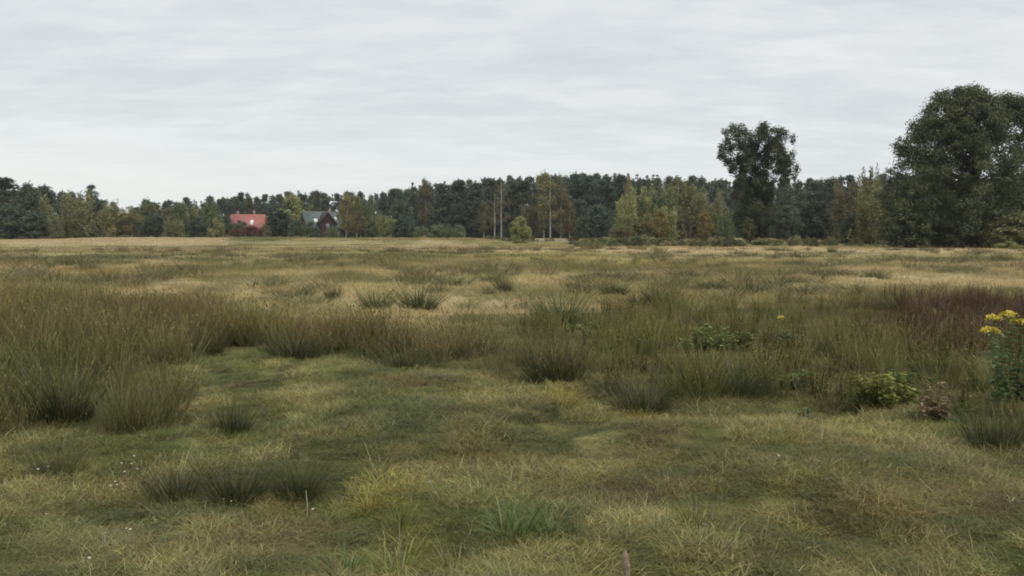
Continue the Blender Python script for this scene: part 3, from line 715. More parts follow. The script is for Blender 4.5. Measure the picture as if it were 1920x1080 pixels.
PROTO = {}
def proto(kind, H, W, crown_me, trunk_me):
    PROTO.setdefault(kind, []).append((H, W, crown_me, trunk_me))

def mk_crown(name, clumps, n, ls, rng, **kw):
    V, Q, bc = leaf_cloud(clumps, n, ls, rng, **kw); return mesh_np(name, V, Q, M_LEAF, {'bc': bc})

def dome(rng, n, H, W, z0, cr, p=2.2, low=.85, fill=.45, zf=.8):
    """clump centres through a dome-shaped crown"""
    out = []
    while len(out) < n:
        z = rng.random(); ang = rng.random() * 6.28
        prof = (1 - max(0, (z - .38) / .62) ** p) ** .6 * (low + (1 - low) * min(1, z / .38))
        r = prof * (fill + (1 - fill) * rng.random() ** .5) * (1 - .10 * rng.random())
        s = cr * (.65 + .7 * rng.random())
        R_ = max(.1, W / 2 - s * .8)
        out.append((r * R_ * math.cos(ang), r * R_ * math.sin(ang), z0 + z * (H - z0 - s * zf), s, s, s * zf))
    return out

for i in range(4):      # scots pine
    rng = np.random.default_rng(900 + i); H, W = 18, 6.5; cl = []
    for k in range(58):
        z = .22 + .78 * rng.random() ** .8; rad = (W / 2 - .7) * (1 - max(0, (z - .55) / .45) ** 1.7 * .85) * (.55 + .45 * min(1, (z - .15) / .3)); a = rng.random() * 6.28; r = rad * (.25 + .75 * rng.random() ** .6); s = .65 + .65 * rng.random()
        cl.append((r * math.cos(a), r * math.sin(a), z * (H - .4), s * 1.15, s * 1.15, s * .62))
    cl += [(rng.normal(0, .2), 0, H - .6, .5, .5, .8), (rng.normal(0, .1), 0, H - .1, .22, .22, .6), (rng.normal(0, .9), .2, H - 1.3, .3, .3, .7), (rng.normal(0, 1.2), -.3, H - 1.8, .3, .3, .6)]
    tr = np.array([(rng.normal(0, .08) * k, rng.normal(0, .08) * k, z) for k, z in enumerate(np.linspace(-.3, H - .8, 7))]); mb = MB(); mb.tube(tr, np.linspace(.24, .05, 7), 6); limbs(mb, cl, tr, rng, 2, .06, .25)
    proto('pine', H, W, mk_crown('pine_crown', cl, 3600, .24, rng, flat=.2), mb.mesh('pine_trunk', M_PINEBARK, True))
for i in range(2):      # spruce
    rng = np.random.default_rng(930 + i); H, W = 18, 6; cl = []
    for k in range(80):
        z = rng.random() ** 1.2; rad = (W / 2) * (1 - z) * (.75 + .35 * rng.random()); a = rng.random() * 6.28; s = .45 + .6 * (1 - z)
        cl.append((rad * .8 * math.cos(a), rad * .8 * math.sin(a), .6 + z * (H - 1), s, s, s * .5))
    tr = np.array([(0, 0, z) for z in np.linspace(-.3, H - .3, 6)]); mb = MB(); mb.tube(tr, np.linspace(.22, .03, 6), 6)
    proto('spruce', H, W, mk_crown('spruce_crown', cl, 3600, .22, rng), mb.mesh('spruce_trunk', M_BARK, True))
for i in range(3):      # birch: narrow, wispy, pale trunk
    rng = np.random.default_rng(940 + i); H, W = 15, 5; cl = []
    for k in range(64):
        z = .16 + .82 * rng.random(); rad = (W / 2 - .4) * (math.sin(min(1, (z - .08) / .5) * 1.57)) * (1 - max(0, (z - .55) / .45) ** 1.4 * .8); a = rng.random() * 6.28; r = rad * (.2 + .8 * rng.random() ** .6); s = .32 + .4 * rng.random()
        cl.append((r * math.cos(a), r * math.sin(a), z * (H - .5), s, s, s * 1.9))
    lean = rng.normal(0, .25, 2); tr = np.array([(lean[0] * (z / H) ** 2 * 2, lean[1] * z / H, z) for z in np.linspace(-.3, H - .5, 7)]); mb = MB(); mb.tube(tr, np.linspace(.15, .03, 7), 6); limbs(mb, cl, tr, rng, 2, .035, .2)
    proto('birch', H, W, mk_crown('birch_crown', cl, 5200, .15, rng), mb.mesh('birch_trunk', M_BIRCH, True))
for i in range(4):      # round broadleaf
    rng = np.random.default_rng(960 + i); H, W = 10, 9; cl = dome(rng, 110, H, W, .5, .95, 2.0, .8)
    tr = np.array([(0, 0, -.3), (.1, 0, 2), (.0, .1, 5), (0, 0, 8)]); mb = MB(); mb.tube(tr, (.3, .24, .16, .06), 7); limbs(mb, cl, tr, rng, 2, .08)
    proto('broad', H, W, mk_crown('broad_crown', cl, 9000, .22, rng), mb.mesh('broad_trunk', M_BARK, True))
for i in range(3):      # willow: several leaning lobes with upright feathery tops
    rng = np.random.default_rng(980 + i); H, W = 11, 9; cl = []
    for lobe in range(14):
        a = rng.random() * 6.28; r = (W / 2 - 1.2) * rng.random() ** .6; hh = H * (.72 + .28 * rng.random()) * (1 - .3 * (r / (W / 2)) ** 2); x0, y0 = r * math.cos(a), r * math.sin(a)
        for k in range(15):
            z = (k + rng.random()) / 15; s = (1.0 - .55 * z) * (.7 + .6 * rng.random()); cl.append((x0 * (.75 + .35 * z) + rng.normal(0, .55) * (1.1 - z), y0 * (.75 + .35 * z) + rng.normal(0, .55) * (1.1 - z), .4 + z * (hh - .8), s, s, s * 1.35))
    tr = np.array([(0, 0, -.3), (.1, 0, 2), (.0, .1, 4), (0, 0, 6.5)]); mb = MB(); mb.tube(tr, (.3, .24, .16, .06), 7); limbs(mb, cl, tr, rng, 3, .07, .1)
    proto('willow', H, W, mk_crown('willow_crown', cl, 12000, .17, rng), mb.mesh('willow_trunk', M_BARK, True))
for i in range(3):      # low shrub
    rng = np.random.default_rng(990 + i); H, W = 3, 4; cl = dome(rng, 46, H, W, .1, .5, 1.8, .95)
    tr = np.array([(0, 0, -.2), (0, 0, .8), (.1, 0, 2)]); mb = MB(); mb.tube(tr, (.08, .06, .02), 5); limbs(mb, cl, tr, rng, 2, .03, .0)
    proto('shrub', H, W, mk_crown('shrub_crown', cl, 2600, .11, rng), mb.mesh('shrub_trunk', M_BARK, True))
for i in range(2):      # nearly bare pale birch: tall trunk, few leaves
    rng = np.random.default_rng(1010 + i); H, W = 18, 5; cl = []
    for k in range(34):
        z = .3 + .68 * rng.random(); rad = 2.0 * (1 - max(0, (z - .5) / .5) ** 1.5 * .8); a = rng.random() * 6.28; r = rad * rng.random() ** .5; s = .25 + .3 * rng.random(); cl.append((r * math.cos(a), r * math.sin(a), z * (H - .4), s, s, s * 1.8))
    mb = MB()
    tr = np.array([(.0, 0, -.3), (.1, 0, 6), (-.05, .1, 12), (.1, 0, H - .4)]); mb.tube(tr, (.19, .16, .11, .03), 7); limbs(mb, cl, tr, rng, 1, .035, .25)
    proto('bare', H, W, mk_crown('bare_crown', cl, 1100, .14, rng), mb.mesh('bare_trunk', M_BIRCH, True))

PIN = ((00.078, 00.112, 00.082), (00.102, 00.138, 00.094)); PIN2 = ((00.094, 00.126, 00.085), (00.131, 00.158, 00.097)); DK = ((00.074, 00.104, 00.067), (00.115, 00.142, 00.078)); OLV = ((0.163, 0.167, 0.074), (0.232, 0.217, 0.093)); BIR = ((00.214, 00.223, 00.094), (00.354, 00.307, 00.121)); YLW = ((0.295, 0.240, 0.085), (0.449, 0.310, 0.093))
ORG_ = ((0.372, 0.248, 0.078), (0.480, 0.295, 0.085)); GRN = ((00.139, 00.182, 00.082), (00.214, 00.233, 00.102)); BRN_ = ((0.186, 0.147, 0.078), (0.279, 0.202, 0.101)); WIL = ((0.178, 0.194, 0.078), (0.271, 0.256, 0.101)); LIME = ((00.278, 00.307, 00.121), (00.372, 00.372, 00.149))
YLW = ((.27, .235, .09), (.36, .30, .11)); ORG = ((.27, .21, .075), (.34, .265, .09)); BRN = ((.15, .135, .072), (.21, .175, .09))
WIL = ((0.228, 0.246, 0.102), (0.324, 0.312, 0.126)); OLV = ((0.192, 0.198, 0.094), (0.264, 0.252, 0.114))
WIL = tuple(tuple(c * 1.25 for c in q) for q in WIL); OLV = tuple(tuple(c * 1.2 for c in q) for q in OLV); BRN = tuple(tuple(c * 1.15 for c in q) for q in BRN); DK = tuple(tuple(c * 1.1 for c in q) for q in DK); OKT = ((.075, .10, .050), (.14, .155, .07))
CNT = {}
WK = {'willow': 1.3, 'birch': 1.12, 'pine': 1.05}
def tree(kind, px, top, width, Y, tint, name, label, catg='tree', group=None, base_z=None, seedidx=None):
    i = CNT.get(kind, 0); CNT[kind] = i + 1
    H, W, cm, tm = PROTO[kind][(i if seedidx is None else seedidx) % len(PROTO[kind])]
    X, _, ztop = atY(px, top, Y); zb = float(terrain(X, Y)) if base_z is None else base_z
    e = obj(name, None); e.location = (X, Y, zb); sx = width * WK.get(kind, 1.) / FPX * Y / W; e.scale = (sx, sx, (ztop - zb) / H); e.rotation_euler.z = random.random() * 6.28
    tag(e, label, catg, group)
    c = obj('crown', cm, e); col(c, *tint); obj('trunk', tm, e)
    return e

TREES = [
 # left group
 ('pine', 10, 333, 74, 225, DK, 'pine_tree', 'tall dark pine at the left end of the tree line'), ('broad', 52, 341, 62, 222, DK, 'broadleaf_tree', 'dark round-topped tree beside the pine at the left end'), ('pine', 84, 346, 52, 232, DK, 'pine_tree', 'dark pine behind the olive trees of the left group'),
 ('broad', 20, 385, 100, 214, DK, 'broadleaf_tree', 'low dark tree in front of the pine at the left end'), ('broad', 70, 395, 70, 212, DK, 'broadleaf_tree', 'low blackish tree in front of the round-topped left tree'),
 ('willow', 112, 347, 62, 222, OLV, 'birch_tree', 'olive feathery tree, left one of the two tallest olive trees in the left group'), ('willow', 150, 343, 72, 220, OLV, 'birch_tree', 'olive feathery tree, right one of the two tallest olive trees in the left group'),
 ('pine', 172, 346, 40, 236, DK, 'pine_tree', 'dark pine with a drooping top behind the olive trees'), ('willow', 104, 395, 40, 212, OLV, 'birch_tree', 'low brownish birch in front of the olive trees'), ('broad', 184, 372, 40, 224, DK, 'broadleaf_tree', 'dark tree between the olive trees and the yellowish birch'),
 ('willow', 216, 366, 62, 216, BIR, 'birch_tree', 'yellowish-olive birch at the right end of the left group'), ('birch', 246, 384, 46, 214, YLW, 'birch_tree', 'yellower lower birch beside the gap in the tree line'),
 ('broad', 274, 371, 46, 226, GRN, 'broadleaf_tree', 'dark green tree just right of the gap in the tree line'), ('willow', 305, 374, 54, 228, BRN, 'broadleaf_tree', 'brownish-grey tree second right of the gap'), ('broad', 338, 377, 50, 226, GRN, 'broadleaf_tree', 'grey-green round tree third right of the gap'),
 ('willow', 366, 378, 46, 226, OLV, 'broadleaf_tree', 'olive thin-topped tree fourth right of the gap'), ('broad', 396, 376, 50, 228, GRN, 'broadleaf_tree', 'green tree left of the red-roofed house'), ('shrub', 405, 408, 40, 210, BIR, 'shrub', 'small yellowish shrub left of the red-roofed house'), ('broad', 372, 404, 44, 210, DK, 'broadleaf_tree', 'low dark tree in front of the trees left of the red-roofed house'),
 ('broad', 290, 400, 60, 212, DK, 'broadleaf_tree', 'low dark tree in front of the brownish-grey tree'), ('willow', 328, 402, 44, 210, OLV, 'broadleaf_tree', 'low olive tree in front of the grey-green round tree'), ('broad', 424, 404, 34, 232, DK, 'broadleaf_tree', 'dark tree touching the left end of the red roof'),
 # around the houses
 ('shrub', 450, 411, 48, 212, DK, 'shrub', 'dark shrub covering the lower left of the red roof'), ('shrub', 470, 421, 56, 208, ((.14, .06, .05), (.2, .07, .055)), 'shrub', 'reddish shrub in front of the red-roofed house'), ('shrub', 440, 426, 30, 206, ((.12, .06, .045), (.17, .07, .05)), 'shrub', 'small reddish shrub at the left foot of the red-roofed house'),
 ('broad', 524, 392, 60, 222, ((.045, .066, .046), (.07, .088, .055)), 'broadleaf_tree', 'dark green round tree between the two houses'), ('broad', 548, 363, 78, 268, LIME, 'broadleaf_tree', 'light olive round tree behind the two houses'), ('shrub', 498, 418, 26, 210, BRN, 'shrub', 'brownish shrub at the right end of the red roof'), ('willow', 570, 368, 44, 275, OLV, 'broadleaf_tree', 'olive tree behind the wooden house'),
 ('shrub', 556, 408, 40, 210, DK, 'shrub', 'dark shrub at the left corner of the wooden house'), ('shrub', 582, 414, 40, 208, DK, 'shrub', 'dark green shrub in front of the wooden house'), ('shrub', 622, 421, 34, 207, GRN, 'shrub', 'low green shrub in front of the porch of the wooden house'),
 ('birch', 648, 362, 34, 226, YLW, 'birch_tree', 'yellow birch just right of the wooden house'), ('birch', 668, 366, 34, 228, BIR, 'birch_tree', 'olive birch second right of the wooden house'), ('birch', 694, 362, 42, 230, GRN, 'birch_tree', 'green-topped birch third right of the wooden house'), ('birch', 676, 392, 30, 218, BRN, 'birch_tree', 'short rusty birch in front of the olive birch'),
 ('willow', 720, 397, 44, 214, LIME, 'broadleaf_tree', 'low light olive round tree right of the birches'), ('broad', 700, 404, 40, 216, GRN, 'broadleaf_tree', 'low green tree between the birches and the round olive tree'), ('broad', 752, 374, 60, 240, DK, 'broadleaf_tree', 'dark round tree right of the low olive tree'), ('broad', 760, 404, 54, 212, PIN, 'broadleaf_tree', 'low bluish dark tree right of the low olive tree'),
 ('spruce', 774, 340, 36, 262, PIN, 'spruce_tree', 'dark pointed spruce left of the pale brown birch'), ('birch', 798, 334, 40, 258, BRN, 'birch_tree', 'pale brown birch standing above the dark pines'), ('shrub', 820, 418, 44, 200, GRN, 'shrub', 'green shrub under the pines left of the sapling'), ('shrub', 858, 420, 40, 200, GRN, 'shrub', 'green shrub under the pines right of the sapling'), ('shrub', 790, 422, 40, 202, GRN, 'shrub', 'low green shrub under the pale brown birch'), ('birch', 840, 419, 18, 128, GRN, 'sapling', 'thin sapling standing on the grassy rise'),
 # middle wood
 ('pine', 832, 344, 56, 250, PIN, 'pine_tree', 'dark pine first right of the pale brown birch'), ('pine', 862, 338, 54, 254, PIN, 'pine_tree', 'dark pine with a pointed top second right of the pale brown birch'), ('pine', 892, 340, 54, 250, PIN, 'pine_tree', 'dark pine left of the pale bare trunks'), ('pine', 920, 336, 50, 258, PIN, 'pine_tree', 'dark pine behind the pale bare trunks'), ('pine', 960, 334, 54, 258, PIN2, 'pine_tree', 'dark green pine right of the pale bare trunks'), ('pine', 985, 338, 50, 256, PIN2, 'pine_tree', 'green pine left of the tall yellowing birches'),
 ('bare', 940, 332, 44, 240, BRN, 'birch_tree', 'tall thin birch with a pale bare trunk'), ('bare', 927, 362, 38, 238, BRN, 'birch_tree', 'shorter thin birch with a pale bare trunk'), ('birch', 907, 378, 34, 236, BRN, 'birch_tree', 'small rusty-leaved birch left of the bare trunks'),
 ('birch', 1020, 322, 56, 240, BIR, 'birch_tree', 'tall yellowing birch, left one of the pair in the middle wood'), ('bare', 1032, 325, 50, 238, BIR, 'birch_tree', 'pale-trunked birch between the tall yellowing pair'), ('birch', 1052, 323, 46, 240, BRN, 'birch_tree', 'tall brownish birch, right one of the pair in the middle wood'), ('birch', 1068, 376, 36, 230, ((.17, .12, .05), (.24, .16, .06)), 'birch_tree', 'rusty birch at the foot of the tall brownish birch'), ('birch', 1052, 392, 30, 228, BRN, 'birch_tree', 'short brown birch left of the rusty one'), ('willow', 1000, 372, 46, 246, BRN, 'broadleaf_tree', 'brownish understorey tree behind the round olive tree'),
 ('broad', 976, 404, 46, 120, LIME, 'round_tree', 'small round light olive tree alone in front of the wood'),
 ('pine', 1080, 323, 50, 262, PIN, 'pine_tree', 'tall dark pine right of the yellowing birches'), ('pine', 1106, 328, 54, 258, PIN, 'pine_tree', 'dark pine second right of the yellowing birches'), ('pine', 1136, 328, 54, 260, PIN, 'pine_tree', 'dark pine third right of the yellowing birches'), ('pine', 1164, 328, 50, 262, PIN, 'pine_tree', 'dark pine touching the olive willows'), ('broad', 1124, 382, 66, 214, PIN, 'broadleaf_tree', 'low bluish dark round tree in front of the dark pines'), ('broad', 1096, 402, 44, 212, DK, 'broadleaf_tree', 'low dark tree left of the bluish round tree'), ('pine', 1088, 372, 40, 236, PIN, 'pine_tree', 'short dark pine behind the rusty birch'),
 # olive willow mass
 ('willow', 1176, 352, 60, 150, WIL, 'willow_tree', 'olive willow at the left end of the willow group'), ('willow', 1204, 333, 66, 154, WIL, 'willow_tree', 'tall olive willow second from the left end of the willow group'), ('willow', 1240, 332, 70, 152, GRN, 'willow_tree', 'greener willow in the middle of the willow group'), ('willow', 1266, 318, 54, 158, BIR, 'willow_tree', 'yellowish willow with the highest pointed top of the group'), ('willow', 1300, 330, 64, 156, OLV, 'willow_tree', 'brownish-olive willow right of the highest top'), ('willow', 1334, 342, 60, 158, OLV, 'willow_tree', 'olive willow at the right end of the willow group'),
 ('willow', 1192, 388, 74, 142, OLV, 'willow_tree', 'lower olive willow bulging at the front left of the group'), ('willow', 1248, 376, 64, 140, WIL, 'willow_tree', 'lower green willow at the front of the group behind the left orange birch'), ('willow', 1292, 380, 60, 142, BRN, 'willow_tree', 'brownish low willow between the two orange birches'), ('willow', 1352, 380, 60, 150, GRN, 'willow_tree', 'dark green willow left of the tall tree'), ('willow', 1164, 420, 56, 132, BRN, 'shrub', 'grey-brown shrub spilling from the left foot of the willow group'), ('birch', 1178, 326, 30, 166, YLW, 'birch_tree', 'yellow birch top behind the left willows'),
 ('birch', 1236, 393, 42, 118, ORG, 'birch_tree', 'small orange birch at the foot of the willow group, left of two'), ('birch', 1322, 396, 34, 116, ORG, 'birch_tree', 'small orange birch at the foot of the willow group, right of two'), ('birch', 1356, 404, 34, 112, GRN, 'birch_tree', 'small green birch between the right orange birch and the tall tree'), ('birch', 1404, 408, 32, 110, ((.13, .135, .06), (.17, .16, .07)), 'birch_tree', 'small pale green birch in front of the tall tree'),
 ('shrub', 1096, 446, 30, 112, OLV, 'shrub', 'small olive shrub at the field edge below the dark round tree'), ('shrub', 1364, 446, 80, 100, ((.062, .075, .035), (.095, .10, .045)), 'shrub', 'low dark shrub at the field edge below the small birches'), ('shrub', 1290, 446, 50, 110, BRN, 'shrub', 'low brownish shrub between the two orange birches'), ('shrub', 1440, 446, 80, 108, OLV, 'shrub', 'low olive shrub under the tall tree'), ('shrub', 1210, 440, 60, 116, OLV, 'shrub', 'low olive shrub left of the left orange birch'), ('shrub', 1140, 444, 50, 118, LIME, 'shrub', 'low pale shrub left of the willow group'), ('shrub', 1495, 440, 24, 106, LIME, 'shrub', 'tiny pale green shrub right of the tall tree'),
 # right wood
 ('broad', 1530, 374, 88, 150, ((.042, .064, .046), (.066, .086, .056)), 'broadleaf_tree', 'dark rounded tree between the tall tree and the big oak'), ('pine', 1500, 340, 50, 250, PIN2, 'pine_tree', 'dark pine first right of the tall tree'), ('pine', 1528, 338, 50, 252, PIN, 'pine_tree', 'dark pine second right of the tall tree'), ('pine', 1556, 338, 50, 248, PIN, 'pine_tree', 'dark pine third right of the tall tree'), ('pine', 1348, 338, 50, 250, PIN, 'pine_tree', 'dark pine behind the right end of the willow group'), ('broad', 1478, 382, 60, 146, DK, 'broadleaf_tree', 'blackish tree at the right foot of the tall tree'), ('willow', 1500, 396, 40, 160, BRN, 'broadleaf_tree', 'brownish thin tree behind the blackish one'),
 ('willow', 1592, 312, 66, 132, BRN, 'broadleaf_tree', 'brownish-olive tree left of the big oak'), ('willow', 1632, 290, 44, 128, BRN, 'birch_tree', 'thin-topped brownish tree against the left side of the big oak'), ('willow', 1612, 350, 70, 120, BRN, 'broadleaf_tree', 'lower brown tree in front of the brownish-olive one'), ('broad', 1604, 398, 60, 116, DK, 'broadleaf_tree', 'low dark tree left of the big oak'), ('willow', 1646, 318, 84, 112, OLV, 'broadleaf_tree', 'olive tree tucked into the left side of the big oak'),
 ('shrub', 1890, 452, 60, 84, LIME, 'shrub', 'pale scrub at the foot of the big oak on the right'), ('shrub', 1556, 446, 24, 104, GRN, 'shrub', 'tiny green shrub below the dark rounded tree'),
]
for t in TREES: tree(*t)
SKY = {}

# the tall open-crowned tree right of the middle
def big_tree(name, label, px0, Y, clpx, n, ls, tint, trunk_r, topz, seed, depth=.8, every=1, shell=.4, lr=.10):
    """clpx: clumps as (px, py, rpx, rpz); depth: how deep the crown is for its width"""
    rng = np.random.default_rng(seed); X0, _, _ = atY(px0, 400, Y); zb = float(terrain(X0, Y)); k = Y / FPX
    e = obj(name, None); e.location = (X0, Y, zb); tag(e, label, 'tree'); cl = []
    for (px, py, rx, rz, dy) in clpx:
        x_, _, z_ = atY(px, py, Y); cl.append((x_ - X0, dy, z_ - zb, rx * k, rx * k, rz * k))
    tr = np.array([(rng.normal(0, .12), rng.normal(0, .12), z) for z in np.linspace(-.4, topz, 8)]); tr[0, :2] = 0
    mb = MB(); mb.tube(tr, trunk_r * np.array([1.35, 1, .9, .8, .65, .5, .35, .15]), 9); limbs(mb, cl, tr, rng, every, lr, .12)
    c = obj('crown', mk_crown(name + '_crown', cl, n, ls, rng, shell=shell), e); col(c, *tint); obj('trunk', mb.mesh(name + '_trunk', M_BARK, True), e)
    return e

rng = np.random.default_rng(42); cl = []
top_pts = [(1360, 250), (1366, 262), (1355, 278), (1352, 292), (1362, 300), (1385, 240), (1392, 248), (1400, 256), (1378, 258), (1410, 262), (1420, 244), (1432, 240), (1444, 244), (1452, 252), (1464, 254), (1472, 262), (1470, 276), (1478, 292), (1482, 304), (1480, 318), (1472, 330), (1478, 340),
           (1372, 286), (1382, 300), (1376, 318), (1368, 312), (1390, 274), (1402, 282), (1396, 312), (1390, 328), (1384, 338), (1412, 276), (1424, 262), (1436, 256), (1438, 272), (1450, 268), (1446, 296), (1432, 290), (1420, 300), (1410, 318), (1424, 326), (1436, 312), (1450, 318), (1462, 308), (1460, 336), (1442, 336), (1404, 342), (1428, 344), (1464, 288), (1408, 296), (1378, 268), (1456, 278), (1390, 300), (1405, 268), (1440, 284), (1415, 286), (1456, 306), (1396, 322), (1428, 308), (1444, 262), (1470, 318)]
for (a, b_) in top_pts:
    for q in range(2): cl.append((a + rng.normal(0, 3.0), b_ + rng.normal(0, 2.5), 6.5 + 4 * rng.random(), 7.5 + 5 * rng.random(), rng.normal(0, 1.8)))
for q in range(60):
    a = rng.random() * 6.28; r = rng.random() ** .5; cl.append((1418 + 58 * r * math.cos(a), 294 + 48 * r * math.sin(a), 5 + 3 * rng.random(), 6 + 3 * rng.random(), rng.normal(0, 1.8)))
for q in range(80):
    z = rng.random(); half = 32 - 6 * z; u = rng.random() * 2 - 1; cl.append((1414 + half * u * 1.1, 338 + z * 112, 9 + 5 * rng.random(), 9 + 4 * rng.random(), rng.normal(0, 1.3)))
big_tree('tall_tree', 'tall dark tree with an open rounded crown above the willow group', 1416, 122, cl, 64000, .12, ((.062, .080, .046), (.105, .115, .056)), .34, 12.5, 43, lr=.05)

# the big oak on the right and its neighbour at the edge
def oak_cl(rng, n, rows, D, cx):
    """rows: (py, left px, right px) outline of the crown"""
    rows = np.array(rows, float); out = []
    while len(out) < n:
        py = rows[0, 0] + (rows[-1, 0] - rows[0, 0]) * rng.random(); py += 0 if rng.random() < .6 else 0; l = np.interp(py, rows[:, 0], rows[:, 1]); r = np.interp(py, rows[:, 0], rows[:, 2])
        s = 7 + 14 * rng.random() ** 1.4; c = (l + r) / 2; h = max(3, (r - l) / 2 - s * .7); a = rng.random() * 6.28; rad = .1 + .9 * rng.random() ** .6
        out.append((c + h * rad * math.cos(a), py + s * .5, s, s * .82, h * rad * math.sin(a) * D))
    return out
rng = np.random.default_rng(77); k = 92 / FPX
rows = [(163, 1782, 1850), (175, 1740, 1872), (200, 1720, 1885), (235, 1690, 1895), (270, 1676, 1915), (320, 1654, 1930), (380, 1640, 1940), (430, 1644, 1940), (452, 1690, 1930)]
big_tree('oak_tree', 'huge dark spreading oak on the right, tallest tree of the scene', 1822, 92, oak_cl(rng, 640, rows, .75 * k, 1820), 125000, .115, OKT, .55, 13.5, 78, every=3, lr=.09)
rng = np.random.default_rng(79); k = 98 / FPX
rows = [(176, 1866, 1950), (205, 1852, 1990), (260, 1848, 2040), (330, 1860, 2070), (420, 1864, 2080), (454, 1890, 2060)]
big_tree('oak_tree', 'dark oak cut by the right edge, behind the huge oak', 1960, 99, oak_cl(rng, 380, rows, .8 * k, 1960), 60000, .13, ((.068, .092, .050), (.12, .135, .062)), .5, 12.5, 80, every=3, lr=.09)
for t in [('broad', 1700, 392, 110, 90, OKT, 'broadleaf_tree', 'low dark tree under the left side of the huge oak'), ('broad', 1900, 400, 120, 88, OLV, 'broadleaf_tree', 'low olive tree under the right side of the huge oak'), ('broad', 1780, 404, 100, 100, OKT, 'broadleaf_tree', 'low blackish tree behind the trunk of the huge oak'), ('broad', 2010, 330, 150, 104, DK, 'broadleaf_tree', 'dark tree just beyond the right edge'), ('broad', -60, 345, 90, 224, DK, 'broadleaf_tree', 'dark tree just beyond the left edge')]: tree(*t)

# the dense wood behind everything
prof = np.array([(-700, 340), (-300, 345), (0, 356), (60, 358), (180, 372), (232, 398), (256, 392), (290, 386), (350, 380), (450, 371), (550, 365), (700, 367), (770, 356), (830, 346), (950, 338), (1100, 331), (1200, 333), (1350, 341), (1480, 341), (1600, 338), (1700, 332), (2600, 332)], float)
wc = bpy.data.collections.new('wood_tree')
for i, me_ in enumerate([PROTO['pine'][q][2] for q in range(4)] + [PROTO['spruce'][q][2] for q in (0, 1, 0)]):
    o = obj('wood_tree_%02d' % i, me_, link=False); wc.objects.link(o)
P = []; S = []; T = []; 
for Y in (272, 282, 293, 305, 318, 332):
    for px in np.arange(-560, 2500, 14):
        p = px + random.uniform(-8, 8); top = np.interp(p, prof[:, 0], prof[:, 1]) + random.choice((-7, -3, 1, 5, 10, 16)) + (random.random() - .5) * 6; X, _, zt = atY(p, top, Y); h = zt / 18; w = h * random.uniform(.6, 1.1) if h > .75 else h * random.uniform(.8, 1.4)
        P.append((X, Y + random.uniform(-3, 3), 0)); S.append((w, w, h)); T.append(PIN2[0] if random.random() < .7 else random.choice(((.10, .12, .06), (.13, .13, .065), (.09, .10, .06))))
T = jitter(np.array(T), .18); n = len(P)
scatter('far_wood', 'dark pine wood closing the meadow behind the single trees', 'wood', wc, 7, np.array(P), np.stack([np.zeros(n), np.zeros(n), RNG.random(n) * 6.28], 1), np.array(S), T, T * 1.25)
# scrub along the far edge of the field
P = []; S = []; T = []
sc_ = bpy.data.collections.new('scrub_bush')
for i in range(3): sc_.objects.link(obj('scrub_bush_%02d' % i, PROTO['shrub'][i][2], link=False))
for q in range(330):
    px = random.uniform(1075, 1990) if q < 230 else random.uniform(-100, 1080); Y = random.uniform(97, 122) if px > 1075 else random.uniform(150, 175)
    if px > 1560 and random.random() < .6: continue
    X, _, _ = atY(px, 440, Y); h = .12 + .30 * random.random() ** 2; wd = h * random.uniform(.7, 1.8); P.append((X, Y, float(terrain(X, Y)))); S.append((wd, wd, h)); T.append(random.choice(((.16, .17, .075), (.20, .18, .09), (.13, .115, .06), (.12, .14, .065), (.26, .23, .12))))
n = len(P); T = jitter(np.array(T), .25)
scatter('edge_scrub', 'low ragged scrub along the far edge of the field', 'scrub', sc_, 3, np.array(P), np.stack([np.zeros(n), np.zeros(n), RNG.random(n) * 6.28], 1), np.array(S), T, T * 1.25)
# dark undergrowth along the wood's foot
uc = bpy.data.collections.new('undergrowth_bush')
for i in range(3): uc.objects.link(obj('undergrowth_bush_%02d' % i, PROTO['shrub'][i][2], link=False))
P = []; S = []
for Y in (246, 262, 276):
    for px in np.arange(-560, 2500, 17):
        if Y < 270 and 425 < px < 650: continue
        X, _, _ = atY(px + random.uniform(-8, 8), 400, Y); s = random.uniform(.9, 1.6); P.append((X, Y + random.uniform(-4, 4), 0)); S.append((s, s, s * random.uniform(.8, 1.3)))
n = len(P); T = jitter(np.tile((.045, .058, .035), (n, 1)), .3)
scatter('undergrowth', 'dark undergrowth along the foot of the wood', 'undergrowth', uc, 3, np.array(P), np.stack([np.zeros(n), np.zeros(n), RNG.random(n) * 6.28], 1), np.array(S), T, T * 1.3)

# ------------------------------------------------------------------ houses
M_REDROOF = plain('red_roof_tiles', (.30, .095, .08), (.39, .15, .125), 1.2, .6, (1, 1, 3), .1)
M_GREYROOF = plain('grey_roof_sheet', (.065, .10, .085), (.12, .155, .14), .8, .5)
M_LOG = plain('dark_log_wall', (.022, .013, .011), (.05, .028, .022), 2, .8, (.3, .3, 8))
M_PLASTER = plain('pale_plaster', (.30, .24, .20), (.40, .33, .28), 1.5, .9)
M_FRAME = plain('white_paint', (.68, .70, .72), (.78, .80, .82), 3, .5)
M_BRICK = plain('brick_chimney', (.22, .13, .10), (.34, .26, .22), 6, .9)
m, nt, out = newmat('window_glass'); b = N(nt, 'ShaderNodeBsdfPrincipled'); b.inputs['Base Color'].default_value = (.05, .06, .07, 1); b.inputs['Roughness'].default_value = .08; nt.links.new(b.outputs[0], out.inputs[0]); M_GLASS = m
M_RAIL = plain('timber_rail', (.10, .045, .035), (.17, .075, .055), 5, .8)

